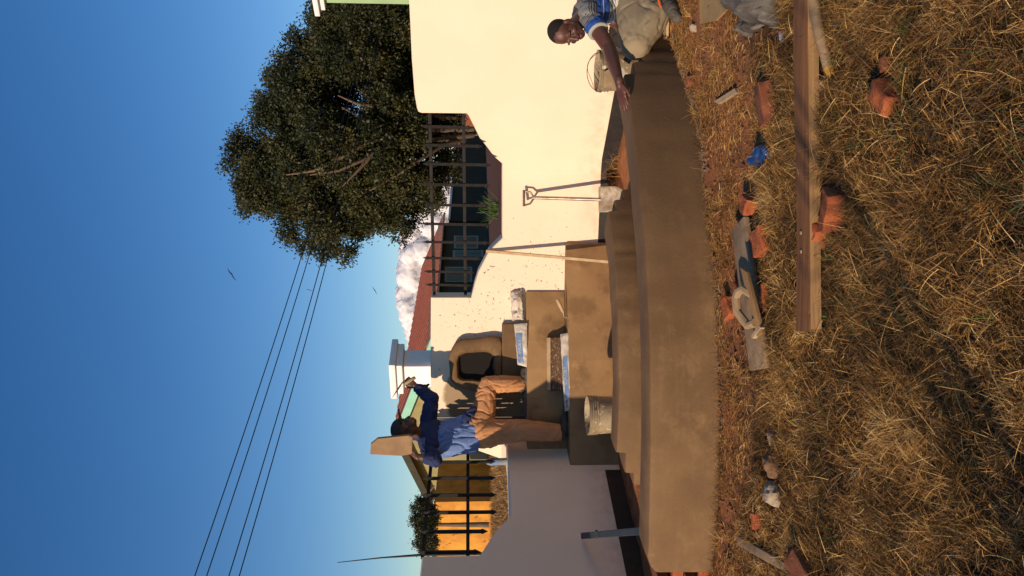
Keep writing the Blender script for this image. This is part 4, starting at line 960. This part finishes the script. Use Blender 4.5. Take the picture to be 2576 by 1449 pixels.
T_ = MB(); limb(T_, [(pel + Vector((-.02, 0, .02)), .150), (hipL, .142), (knL, .110), (knL.lerp(anL, .6), .097), (anL, .088)]); limb(T_, [(pel, .13), (hipR, .125), (hipR.lerp(knR, .6), .105), (knR, .088), (knR.lerp(anR, .5), .092), (anR, .080)])
fuse(T_, 'trousers', 'trouser', man, .008, 3, (.013, 10, (1.5, 1.5, .55)), cut=[(anL + Vector((0, 0, -.035)), Vector((.1, 0, -1)))])
def shoe(mb, heel, toe, w_=.048):
    heel = Vector(heel); toe = Vector(toe); limb(mb, [(heel + Vector((0, 0, .05)), .046), (heel.lerp(toe, .35) + Vector((0, 0, .04)), .046)]); limb(mb, [(heel + Vector((0, 0, .025)), .034), (heel.lerp(toe, .65) + Vector((0, 0, .026)), w_ * .9), (toe + Vector((0, 0, .02)), .030)])
S_ = MB(); hl = Vector((anL.x - .03, anL.y, .475)); shoe(S_, hl, hl + Vector((.22, .07, 0))); limb(S_, [(anL + Vector((0, 0, -.03)), .05), (hl + Vector((.02, 0, .05)), .05)]); fuse(S_, 'shoe', 'shoe', man, .006, 3)
S_ = MB(); hl = Vector((anR.x - .04, anR.y, .865)); shoe(S_, hl, hl + Vector((.18, .03, 0))); limb(S_, [(anR + Vector((0, 0, -.03)), .05), (hl + Vector((.02, 0, .05)), .05)]); fuse(S_, 'shoe', 'shoe', man, .006, 3)
# hawk and trowel in his hands
hk = empty('mortar_hawk', P(1037, 1125, 7.35), 'brown plasterer\'s board held up behind the head of the standing man', 'tool')
MB().prism([P(931, 1143, 7.38), P(933, 1118, 7.36), P(950, 1104, 7.32), P(1028, 1096, 7.30), P(1038, 1100, 7.31), P(1036, 1142, 7.35), P(1010, 1147, 7.37)], Vector((.012, .022, 0))).build('board', M['hawk'], hk, bevel=.002)
MB().tube([P(1034, 1128, 7.37), P(1016, 1130, 7.41)], .014, 8).build('grip', M['palewood'], hk, sm=60)
trowel('long bladed trowel raised in the right hand of the standing man', P(985, 1003, 7.83), P(1012, 963, 7.82), P(1018, 966, 7.82), P(1045, 949, 7.84), (.25, -.3, .25), wmax=.012)

# ---- crouching man
cm = empty('person', P(1690, 5, 5.5), 'person in striped blue and grey polo shirt and khaki trousers crouching by the low wall', 'person')
hc = P(1425, 80, 5.50); hq = frame((-.72, -.62, -.30), (-.25, -.12, 1))
nk = P(1470, 38, 5.62); shN = P(1484, 45, 5.50); shF = P(1478, 4, 5.86); elN = P(1531, 120, 5.36); wrN = G(1557, 204, .455)
chs = P(1515, 5, 5.72); pel = P(1606, -75, 5.98); wst = P(1565, -40, 5.85)
knN = P(1600, 112, 5.42); hipN = P(1600, -60, 5.85); anN = P(1660, 22, 5.50)
knF = P(1562, 88, 5.86); hipF = P(1590, -60, 6.08); anF = P(1640, 120, 5.74)
B_ = MB(); head(B_, hc, hq, 1.03); cone(B_, nk, .060, hc + hq @ Vector((0, -.03, -.06)), .055)
limb(B_, [(nk, .07), (chs, .13), (wst, .12), (pel, .13)]); limb(B_, [(shN, .06), (chs, .1), (shF, .06)])
limb(B_, [(shN, .062), (shN.lerp(elN, .6), .054), (elN, .047), (elN.lerp(wrN, .3), .050), (wrN, .030)])
hdir = G(1569, 262, .42) - wrN; hand(B_, wrN + hdir.normalized() * .01, hdir, (-.1, -.45, .9), (0, -1, -.25), .12, 1.08, .10)
elF = P(1555, 62, 5.80); wrF = P(1580, 105, 5.7); limb(B_, [(shF, .055), (elF, .042), (wrF, .028)]); hand(B_, wrF, (-.7, -.2, -.5), (0, -.5, .8), (0, -1, 0), .7, 1.)
limb(B_, [(hipN, .09), (knN, .062), (anN, .042)]); limb(B_, [(hipF, .09), (knF, .062), (anF, .042)])
fuse(B_, 'body', 'skin2', cm, .0055, 3); eyes(hc, hq, cm, 1.03)
H_ = MB(); ell(H_, hc + hq @ Vector((0, -.022, .044)), (.0815, .0975, .0845), hq)
fuse(H_, 'hair', 'hair', cm, .005, 2, cut=[(hc + hq @ Vector((0, .02, .052)), hq @ Vector((0, .8, -.62)).normalized())])
M['polo'] = polo_mat(P(1436, 15, 5.6), P(1570, 15, 5.6), 'polo_stripes'); M['polosleeve'] = polo_mat(P(1446, 15, 5.55), P(1514, 92, 5.45), 'polo_sleeve_stripes')
S_ = MB(); limb(S_, [(nk + Vector((.03, .05, -.02)), .105), (chs, .165), (wst, .17), (pel + Vector((0, 0, .05)), .17)]); limb(S_, [(shN + Vector((.04, .03, 0)), .085), (chs + Vector((0, 0, .07)), .11), (shF, .085)]); limb(S_, [(shN, .082), (shN.lerp(chs, .5) + Vector((0, -.02, 0)), .115), (chs, .14)])
fuse(S_, 'shirt', 'polo', cm, .007, 4, (.012, 10, (1, 1, 1)))
S_ = MB(); e_ = shN.lerp(elN, .42); limb(S_, [(shN, .080), (shN.lerp(elN, .30), .077), (e_, .076)]); fuse(S_, 'sleeve', 'polosleeve', cm, .005, 2, (.012, 12, (1, 1, 1)), cut=[(shN.lerp(elN, .44), (elN - shN))])
S_ = MB(); S_.tube([shN.lerp(elN, .425), shN.lerp(elN, .485)], [.0755, .0745], 24); fuse(S_, 'cuff', 'cuff', cm, .005, 2)
T_ = MB(); limb(T_, [(pel, .16), (hipN, .150), (hipN.lerp(knN, .55), .150), (hipN.lerp(knN, .85), .128), (knN, .108)]); limb(T_, [(knN, .104), (knN.lerp(anN, .5), .110), (knN.lerp(anN, .8), .105)])
limb(T_, [(P(1625, 70, 5.5), .12), (P(1630, 0, 5.6), .13)])
fuse(T_, 'trousers', 'khaki', cm, .007, 4, (.008, 5.5, (1.2, 1.2, 1.2)))
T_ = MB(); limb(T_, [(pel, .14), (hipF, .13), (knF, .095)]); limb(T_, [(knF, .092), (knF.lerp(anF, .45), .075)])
fuse(T_, 'trouser_leg', 'khakishade', cm, .007, 3, (.02, 8, (1, 1, 1)))  # far khaki leg, coloured near black for the shadow between the legs
S_ = MB(); t0 = P(1672, 22, 5.42); limb(S_, [(anN + Vector((.02, 0, -.01)), .062), (P(1680, 8, 5.42), .055), (P(1692, 28, 5.32), .050), (P(1704, 46, 5.26), .036)]); fuse(S_, 'shoe', 'shoegrey', cm, .006, 3, (.006, 14, (1, 1, 1)))
S_ = MB(); hl = Vector((anF.x, anF.y, .01)); shoe(S_, hl, hl + Vector((-.2, -.1, 0))); limb(S_, [(anF, .045), (hl + Vector((0, 0, .05)), .045)]); fuse(S_, 'shoe', 'shoe', cm, .006, 3)
MB().tube([P(1656, 0, 5.36), P(1662, 18, 5.34)], .007, 6).build('lace', M['orangeplastic'], cm)
tag(MB().prism([G(1640, 108, .02), G(1682, 96, .02), G(1684, 30, .02), G(1650, 20, .02)], (0, 0, .018)).build('pale_slab', M['palewood'], None, bevel=.003), 'pale sunlit board on the ground below the crouching man\'s knee', 'board')  # flat slab put in for an unidentified pale strip on the ground

# ------------------------------------------------------------------ things lying on the ground
pl = empty('timber_plank', G(2010, 400, 0), 'long brown timber plank lying across the dry grass', 'plank')
A, B = G(2012, -60, .075), G(2020, 834, .085); dd = (B - A).normalized(); sd_ = Vector((-dd.y, dd.x, 0))
if sd_.y < 0: sd_ = -sd_
n_ = 60; V = []
for i in range(n_ + 1):
    p = A.lerp(B, i / n_); e0 = .003 * noise.noise(Vector((i * .3, 0, 0))); e1 = .004 * noise.noise(Vector((i * .23, 5, 0))) + (.010 if i > 56 and random.random() < .5 else 0); zz = .004 * math.sin(i * .12)
    for s_, z in ((-.066 + e1, -.045), (-.068 + e1, -.002), (-.064 + e1, 0), (.062 + e0, 0), (.066 + e0, -.004), (.066 + e0, -.045)): V.append(p + sd_ * s_ + Vector((0, 0, z + zz)))
MB().add(V, [(i * 6 + k, i * 6 + (k + 1) % 6, (i + 1) * 6 + (k + 1) % 6, (i + 1) * 6 + k) for i in range(n_) for k in range(6)] + [tuple(range(6)), tuple(n_ * 6 + k for k in range(6))]).build('plank_body', M['timber'], pl, sm=30)
MB().prism([A - sd_ * .0715 + Vector((0, 0, -.001)), B - sd_ * .0715 + dd * -.01 + Vector((0, 0, -.001)), B - sd_ * .0715 + dd * -.01 + Vector((0, 0, -.044)), A - sd_ * .0715 + Vector((0, 0, -.044))], -sd_ * -.002).build('sawn_edge', M['timberpale'], pl)
for Y in (588, 635, 232):
    p = A.lerp(B, (Y + 60) / 894.) + Vector((0, 0, .001)); MB().lathe([(.001, .002), (.007, .0015), (.008, 0)], p + sd_ * .01, 8).build('nail_hole', M['palewood'], pl)
# round stick
pts = [G(2040, -30, .05), G(2052, 40, .05), G(2062, 90, .045), G(2076, 140, .035), G(2083, 172, .03)]
sk = empty('round_stick', pts[-1], 'round tan stick with yellow broken end above the right end of the plank', 'stick')
MB().tube(pts, [.024, .023, .022, .021, .019], 12).build('stick_body', M['greywood'], sk, sm=60); MB().tube([pts[-1], G(2087, 186, .03)], [.018, .012], 10).build('broken_tip', M['yellow'], sk, sm=60)
pts = [G(2034, -10, .03), G(2040, 60, .02), G(2046, 120, .015)]
# board with wooden float
pl2 = [G(1840, 578, .065), G(1870, 545, .07), G(1926, 925, .06), G(1885, 932, .06)]
tag(MB().prism([p for p in pl2], (0, 0, -.028)).build('weathered_board', M['greywood'], None, sm=30, bevel=.003), 'weathered grey board on the soil with the wooden float lying on it', 'board')
fl = empty('wooden_float', G(1880, 770, .06), 'wooden plastering float with open handle lying on the weathered board', 'tool')
sa_ = [G(1861, 672, .15), G(1877, 684, .15), G(1917, 838, .09), G(1903, 846, .09)]
MB().prism(sa_, (0, .012, -.02)).build('sole', M['timberpale'], fl, sm=30, bevel=.003)
hs = [G(1893, 742, .11), G(1866, 724, .14), G(1850, 742, .155), G(1855, 790, .15), G(1884, 822, .12), G(1899, 812, .105)]
MB().tube([hs[0], hs[0].lerp(hs[1], .85), hs[1].lerp(hs[2], .5), hs[2].lerp(hs[3], .15), hs[3].lerp(hs[2], .1), hs[3].lerp(hs[4], .9), hs[5]], .021, 8).build('handle', M['greywood'], fl, sm=35)
MB().prism([G(1908, 818, .10), G(1914, 824, .10), G(1893, 852, .09), G(1887, 846, .09)], (0, 0, -.02)).build('end_grain', M['palewood'], fl, bevel=.002)
tag(MB().prism([G(1853, 1348, .04), G(1878, 1362, .04), G(1976, 1418, .035), G(1976, 1440, .03), G(1925, 1412, .04), G(1855, 1372, .045)], (0, 0, -.025)).build('splintered_board', M['greywood'], None, sm=30, bevel=.002), 'broken grey board half sunk in the grass at the bottom left', 'board')
tag(MB().prism([G(1795, 255, .03), G(1807, 262, .03), G(1852, 233, .035), G(1847, 222, .035)], (0, 0, -.022)).build('wood_offcut', M['palewood'], None, bevel=.003), 'small pale wood offcut on the red soil near the front wall', 'offcut')
tag(MB().prism([G(1760, 60, .02), G(1800, 52, .03), G(1862, -8, .03), G(1758, -30, .02)], (0, 0, -.012)).build('yellow_board', M['yellowpaper'], None, bevel=.003), 'yellowish flat cardboard partly under the dark plastic at the right edge', 'cardboard')
# bricks and stones: (X, Y, size, rotation, kind, label)
BR = [((1918, 608), (.125, .115, .07), .25, 'brick', 'bright orange half brick lying flat in the dry grass beside the float board'),
      ((2095, 528), (.15, .095, .075), -.5, 'brick', 'rough orange brick piece nearest the camera below the plank'),
      ((2052, 575), (.14, .085, .07), .8, 'brick', 'orange brick piece touching the near edge of the long plank'),
      ((1927, 262), (.20, .095, .07), .1, 'brickdark', 'muddy whole brick sunk in the soil just above the plank'),
      ((2040, 120), (.09, .06, .05), .3, 'brickdark', 'small muddy brick lump between the plank and the round stick'),
      ((2226, 243), (.11, .075, .06), .7, 'brick', 'orange brick piece alone in the grass at the lower right'),
      ((2230, 160), (.05, .03, .03), .2, 'brickdark', 'tiny dark red brick chip in the grass at far lower right'),
      ((1882, 515), (.10, .08, .06), 1.1, 'brick', 'crumbled brick piece just right of the float board\'s dark end'),
      ((1832, 775), (.11, .08, .05), .5, 'brick', 'brick piece poking out beneath the float board on the wall side'),
      ((1928, 750), (.13, .06, .05), .2, 'brick', 'brick piece poking out beneath the float board on the plank side'),
      ((1858, 735), (.10, .06, .04), .9, 'brickdark', 'muddy brick under the middle of the float board'),
      ((1945, 1168), (.12, .08, .07), .7, 'stonebrown', 'brown rock between the two pale stones in the left grass'),
      ((1946, 1243), (.12, .10, .07), 1.2, 'stone', 'largest pale stone in the grass on the left'),
      ((1943, 1100), (.08, .04, .04), .6, 'stone', 'small white stone wedge in the left grass'),
      ((1906, 1310), (.08, .05, .05), .2, 'brick', 'small orange brick chip left of the largest pale stone'),
      ((1745, 73), (.05, .045, .04), .4, 'stone', 'little whitish stone near the shoe of the crouching man'),
      ((2010, 1398), (.09, .06, .06), .4, 'brick', 'bright orange brick fragment beside the splintered board'),
      ((2025, 1440), (.16, .10, .08), 1.0, 'brickdark', 'dark red brick in the bottom left corner grass'),
      ((1735, 205), (.06, .05, .04), .4, 'brickdark', 'red soil clod near the ragged right end of the front wall'),
      ((2060, 215), (.07, .05, .04), .9, 'stone', 'pinkish stone beside the near edge of the plank')]
for (X, Y), sz, rz, mt, lb in BR:
    p = G(X, Y, sz[2] * .55); isb = mt.startswith('brick'); q = Matrix.Rotation(rz, 3, 'Z') @ Matrix.Rotation(random.uniform(-.18, .18), 3, 'X') @ Matrix.Rotation(random.uniform(-.15, .15), 3, 'Y')
    mb = MB(); mb.box(p, sz, q) if isb else ell(mb, p, (sz[0] * .55, sz[1] * .55, sz[2] * .6), q)
    o = mb.build('brick' if isb else 'stone', M[mt], None, sm=45, bevel=.006 if isb else 0, sub=3 if isb else 1, rough=.012 if not isb else .009, rs=26)
    tag(o, lb, 'brick' if isb else 'stone')
# dark plastic sack remains at the right edge
t, bv, fr = bag('plastic_sheet', [G(1968, 70, .02), G(1960, -70, .02), G(1850, -60, .08), G(1858, 22, .05)], .16, 'crumpled dark grey plastic sheeting on the soil at the right edge', .05, mt='baggrey', seed=11, sc=6)
t, bv, fr = bag('plastic_sheet', [G(1896, 92, .0), G(1925, 58, .03), G(1895, 24, .04), G(1868, 50, .03)], .07, 'torn pointed flap of grey plastic beside the dark sheeting', .03, mt='baggrey', seed=12, sc=9)
t, bv, fr = bag('wrapper', [G(1981, 110, .0), G(1983, 66, .0), G(1968, 78, .02), G(1972, 108, .02)], .04, 'small blue and white wrapper against the far edge of the plank', .008, mt='inkwhite', seed=5, sc=12)
patch(bv, fr, .1, .9, .05, .6, 'bluepet', t, 'blue_print', .004)
# crushed blue bottle
cb = G(1915, 388, .05); t = empty('crushed_bottle', cb, 'crushed shiny blue plastic bottle standing in the dry soil', 'bottle')
mb = MB(); mb.lathe([(.001, .055), (.016, .062), (.028, .058), (.037, .045), (.035, .015), (.037, -.02), (.036, -.05)], cb, 28, frame((0, .35, 1), (0, -1, .6))); me_ = mb
o = mb.build('shell', M['bluepet'], t, sm=60)
for v in o.data.vertices: v.co += Vector((noise.noise(v.co * 28), noise.noise(v.co * 28 + Vector((3, 0, 0))), noise.noise(v.co * 28 + Vector((0, 5, 0))))) * .014
MB().tube([cb + Vector((-.01, .06, -.02)), cb + Vector((-.005, .13, .0))], [.035, .028], 14).build('neck', M['bluepet'], t, sm=60)
# mortar crumbs along the foot of the wall (right part)
mb = MB()
for k in range(1500):
    a_ = random.uniform(-.15, .82) if random.random() < .4 else random.uniform(.42, .82); r_ = 3.28 + abs(random.gauss(0, .04)) + .01; x = -.68 + r_ * math.sin(a_); y = 7.75 - r_ * math.cos(a_); s_ = random.uniform(.003, .010)
    mb.box((x, y, ground_h(x, y) + s_ * .4), (s_ * 1.6, s_ * 1.2, s_), Quaternion((random.random(), random.random(), random.random(), 1)).normalized())
tag(mb.build('mortar_crumbs', M['crumb'], None), kind='stuff')
mb = MB()
for k in range(2600):
    y = random.uniform(3.5, 5.6); x = random.uniform(-.45 * y, .45 * y)
    if y > ring_out(x) - .03: continue
    s_ = random.uniform(.004, .016) * (1.6 if random.random() < .05 else 1); mb.box((x, y, ground_h(x, y) + s_ * .2), (s_ * 1.6, s_ * 1.2, s_), Quaternion((random.random(), random.random(), random.random(), 1)).normalized())
tag(mb.build('soil_clods', M['soil'], None), kind='stuff')

# ------------------------------------------------------------------ dry grass
def gh(x, y): return np.array([lawn_h(a, b) for a, b in zip(x, y)])
hxs = np.linspace(-3, 3, 121); hys = np.linspace(1.2, 6.2, 101); HG = np.array([[lawn_h(a, b) for a in hxs] for b in hys])
def ghf(x, y):
    fx = np.clip((x + 3) / 6 * 120, 0, 119.99); fy = np.clip((y - 1.2) / 5 * 100, 0, 99.99); i = fx.astype(int); j = fy.astype(int); u = fx - i; v = fy - j
    return HG[j, i] * (1 - u) * (1 - v) + HG[j, i + 1] * u * (1 - v) + HG[j + 1, i] * (1 - u) * v + HG[j + 1, i + 1] * u * v
def ringy(x): return 7.75 - np.sqrt(np.maximum(.01, 3.28 ** 2 - (x + .68) ** 2))
def samp(n, y0, y1, margin=.02):
    out = []
    while sum(map(len, out)) < n:
        y = y0 + (y1 - y0) * rng.random(n * 2); x = (rng.random(n * 2) * 2 - 1) * (.38 * y1 + .3); k = (np.abs(x) < .38 * y + .3) & (y < ringy(x) - margin); out.append(np.stack([x[k], y[k]], 1))
    return np.concatenate(out)[:n]
def dist_plank(p):
    r_ = p - np.array([A0.x, A0.y]); t = r_ @ np.array([dd0.x, dd0.y]); s_ = r_ @ np.array([sd0.x, sd0.y]); return (t > 0) & (t < L0) & (np.abs(s_) < .078)
A0, dd0, sd0, L0 = G(2012, -60, .075), None, None, None
_B = G(2020, 834, .085); dd0 = (_B - A0).normalized(); L0 = (_B - A0).length; sd0 = Vector((-dd0.y, dd0.x, 0))
edge_n = lambda p: 3.80 + .28 * np.array([noise.noise(Vector((a * 1.1, 3, 1))) for a in p[:, 0]])
def patchv(p, s=1.3, o=0): return np.array([noise.noise(Vector((a * s + o, b * s, 2))) for a, b in p])
OBST = [(G(X, Y, .0), max(sz[0], sz[1]) * .55 + .012) for (X, Y), sz, rz, mt, lb in BR if mt != 'brickdark' or sz[0] < .1] + [(G(1915, 388, 0), .075)]
def near_obj(p):
    k = np.zeros(len(p), bool)
    for c, r_ in OBST: k |= (p[:, 0] - c.x) ** 2 + (p[:, 1] - c.y + r_ * .55) ** 2 < (r_ * 1.15) ** 2
    for cs in ([(1836, 575), (1880, 540), (1945, 925), (1895, 940)], [(1795, 255), (1812, 266), (1860, 233), (1847, 218)], [(1853, 1348), (1878, 1362), (1980, 1418), (1980, 1445), (1925, 1414), (1855, 1374)], [(2030, -30), (2045, 60), (2075, 185), (2098, 182), (2075, 60), (2062, -30)], [(1758, 66), (1800, 58), (1868, 8), (1850, 22), (1858, 95), (1985, 112), (1985, -60), (1760, -60)]):
        k |= in_poly(p, [(G(X, Y).x, G(X, Y).y) for X, Y in cs])
    return k
def emit(name, root2, az, lean, ln, wd, tint, zoff, seg=4, curl=None):
    k = ~dist_plank(root2) & ~near_obj(root2); root2, az, lean, ln, wd, tint, zoff = [a[k] for a in (root2, az, lean, ln, wd, tint, zoff)]
    if curl is not None: curl = curl[k]
    root = np.concatenate([root2, (ghf(root2[:, 0], root2[:, 1]) + zoff)[:, None]], 1)
    o = strips_mesh(name, root, az, lean, ln, wd, tint, M['grass'], None, seg, curl); return tag(o, kind='stuff')
# thick mat
nt_ = 6800; tc_ = samp(nt_, 1.5, 4.1); keep = tc_[:, 1] < edge_n(tc_); tc_ = tc_[keep]; pv = patchv(tc_, 2.6); per = (26 + 34 * (pv > -.05)).astype(int)
idx = np.repeat(np.arange(len(tc_)), per); n = len(idx); pref = rng.normal(0, 1, len(tc_)) * 2.0 + np.pi * .5
az = pref[idx] + rng.normal(0, .75, n); root2 = tc_[idx] + rng.normal(0, .022, (n, 2))
ton = np.clip(.46 + .38 * patchv(tc_, 3.1, 7) + rng.normal(0, .16, len(tc_)), .08, .9)
emit('dry_grass', root2, az, rng.uniform(.55, 1.45, n), rng.gamma(4, .0092, n) * (1 + .6 * pv[idx]) + .010, rng.uniform(.0014, .0030, n), np.clip(ton[idx] + rng.normal(0, .20, n), 0, .97), rng.uniform(-.005, .025, n), 4, rng.uniform(-.1, .6, n))
n = 60000; r2 = samp(n, 1.5, 4.2); k = r2[:, 1] < edge_n(r2) + .1; r2 = r2[k]; n = len(r2)
emit('dead_thatch', r2, rng.uniform(0, 2 * np.pi, n), rng.uniform(1.0, 1.6, n), rng.gamma(3, .012, n) + .015, rng.uniform(.0014, .0030, n), np.clip(.34 + .22 * patchv(r2, 2) + rng.normal(0, .26, n), 0, 1), rng.uniform(0, .035, n) * rng.random(n), 3, rng.uniform(0, .3, n))
n = 420; r2 = samp(n, 1.6, 3.9); n = len(r2)
emit('long_straws', r2, rng.uniform(0, 2 * np.pi, n), rng.uniform(.9, 1.45, n), rng.uniform(.05, .13, n), rng.uniform(.0020, .0034, n), rng.uniform(.78, 1, n), rng.uniform(.015, .06, n), 6, rng.uniform(0, .8, n))
# litter on the bare soil
n = 40000; r2 = samp(n, 3.6, 5.6, .0); k = r2[:, 1] > edge_n(r2) - .15; r2 = r2[k]; k = patchv(r2, 2.4, 3) + rng.normal(0, .3, len(r2)) > -.05; r2 = r2[k]; n = len(r2)
emit('straw_litter', r2, rng.uniform(0, 2 * np.pi, n), rng.uniform(1.2, 1.6, n), rng.gamma(2.5, .011, n) + .01, rng.uniform(.0018, .0034, n), np.clip(.55 + .2 * patchv(r2, 2) + rng.normal(0, .18, n), .1, .95), rng.uniform(.0, .014, n), 3, rng.uniform(0, .3, n))
nt_ = 330; tc_ = samp(nt_, 3.7, 5.4, .04); pv = patchv(tc_, 1.8, 5); tc_ = tc_[pv > -.1]; per = np.full(len(tc_), 38); idx = np.repeat(np.arange(len(tc_)), per); n = len(idx)
emit('grass_tufts', tc_[idx] + rng.normal(0, .02, (n, 2)), rng.uniform(0, 2 * np.pi, n), rng.uniform(.2, 1.3, n), rng.gamma(3, .010, n) + .015, rng.uniform(.0016, .0028, n), np.clip(rng.normal(.55, .12, len(tc_))[idx] + rng.normal(0, .15, n), .05, .95), rng.uniform(0, .01, n), 4, rng.uniform(.2, 1.2, n))
# blades standing against the foot of the wall, left and middle
n = 1300; a_ = np.where(rng.random(n) < .6, rng.uniform(-.45, -.05, n), rng.uniform(-.1, .5, n)); r_ = 3.30 + np.abs(rng.normal(0, .03, n)); r2 = np.stack([-.68 + r_ * np.sin(a_), 7.75 - r_ * np.cos(a_)], 1)
emit('wall_foot_grass', r2, rng.uniform(0, 2 * np.pi, n), rng.uniform(0, .9, n), rng.gamma(3, .011, n) + .012, rng.uniform(.0016, .003, n), rng.uniform(.1, .6, n), np.zeros(n), 4, rng.uniform(0, .8, n))
# green blades in the grass near the camera, dry tuft inside the planter, spiky plant behind the dip
tc_ = samp(60, 1.6, 3.2); idx = np.repeat(np.arange(60), 14); n = len(idx); root2 = tc_[idx] + rng.normal(0, .02, (n, 2)); root = np.concatenate([root2, ghf(root2[:, 0], root2[:, 1])[:, None]], 1)
tag(strips_mesh('green_grass', root, rng.uniform(0, 6.28, n), rng.uniform(.3, 1.1, n), rng.uniform(.06, .14, n), rng.uniform(.002, .004, n), rng.random(n), M['greenblade'], None, 4), kind='stuff')
c = G(1562, 375, .05); n = 420; root = np.array([[c.x, c.y + .5, .0]]) + rng.normal(0, 1, (n, 3)) * np.array([.20, .08, 0])
tag(strips_mesh('dry_tuft', root, rng.uniform(0, 6.28, n), rng.uniform(0, .9, n), rng.uniform(.08, .2, n), rng.uniform(.002, .004, n), rng.uniform(.5, .9, n), M['grass'], None, 4), kind='stuff')
c = PX(925, 1252, 14.5); n = 70; root = np.array([[c.x, c.y, c.z]]) + rng.normal(0, .06, (n, 3)) * np.array([1.5, 1, .2])
pt_ = strips_mesh('spiky_plant', root, rng.uniform(0, 6.28, n), rng.uniform(0, .9, n), rng.uniform(.18, .42, n), rng.uniform(.014, .03, n), rng.uniform(.1, 1, n), M['greenblade'], None, 4, rng.uniform(0, .6, n)); tag(pt_, 'small spiky green plant on the red earth behind the wall dip', 'plant')
n = 9000; yy_ = rng.uniform(9.5, 34, n); r2 = np.stack([rng.uniform(-.34, -.17, n) * yy_, yy_], 1); root = np.concatenate([r2, (.97 - .0115 * (np.hypot(r2[:, 0], r2[:, 1]) - 7.8))[:, None]], 1)
tag(strips_mesh('yard_grass', root, rng.uniform(0, 6.28, n), rng.uniform(.1, .9, n), rng.uniform(.03, .14, n), rng.uniform(.006, .018, n), rng.uniform(.1, .75, n), M['grass'], None, 3), kind='stuff')

# ------------------------------------------------------------------ bare tree standing behind the camera: its thin shadows cross the lawn
def rec(mb, p, d, r_, L, dep):
    pts = [p]; rr = [r_]
    for k in range(4):
        d = (d + Vector((random.gauss(0, .09), random.gauss(0, .09), random.gauss(0, .05)))).normalized(); p = p + d * L / 4; pts.append(p); rr.append(r_ * (1 - .1 * (k + 1)))
    mb.tube(pts, rr, 7)
    if dep:
        for s_ in range(2 if dep > 1 else 3): rec(mb, p, (d + Vector((random.gauss(0, .45), random.gauss(0, .45), random.uniform(0, .25)))).normalized(), r_ * .62, L * .72, dep - 1)
bt_ = empty('bare_tree', (-3.9, -1.2, 0), 'thin bare young tree standing behind the viewer to the left', 'tree'); mb = MB(); random.seed(21)
for tx, ty, h_, rr in ((.78, 3.37, 3.1, .036), (.56, 3.3, 2.75, .030), (.40, 3.3, 2.9, .026), (1.25, 3.2, 2.6, .022), (.05, 2.8, 2.2, .022)):
    bx, by = tx - 6.15 * math.sin(R(SUN_AZ)), ty - 6.15 * math.cos(R(SUN_AZ)); pts = [Vector((bx, by, -.05))]
    for k in range(6): pts.append(pts[-1] + Vector((random.gauss(0, .02), random.gauss(0, .02), h_ / 6)))
    mb.tube(pts, [rr * (1 - .13 * k) for k in range(7)], 7)
    for k in (2, 3, 4): d = Vector((random.choice((-1, 1)) * random.uniform(.1, .25), random.uniform(-.2, .2), .3)); mb.tube([pts[k], pts[k] + d, pts[k] + d * 1.9 + Vector((0, 0, .1))], [rr * .4, rr * .25, .004], 5)
mb.build('trunk', M['bark_tree'], bt_, sm=60)
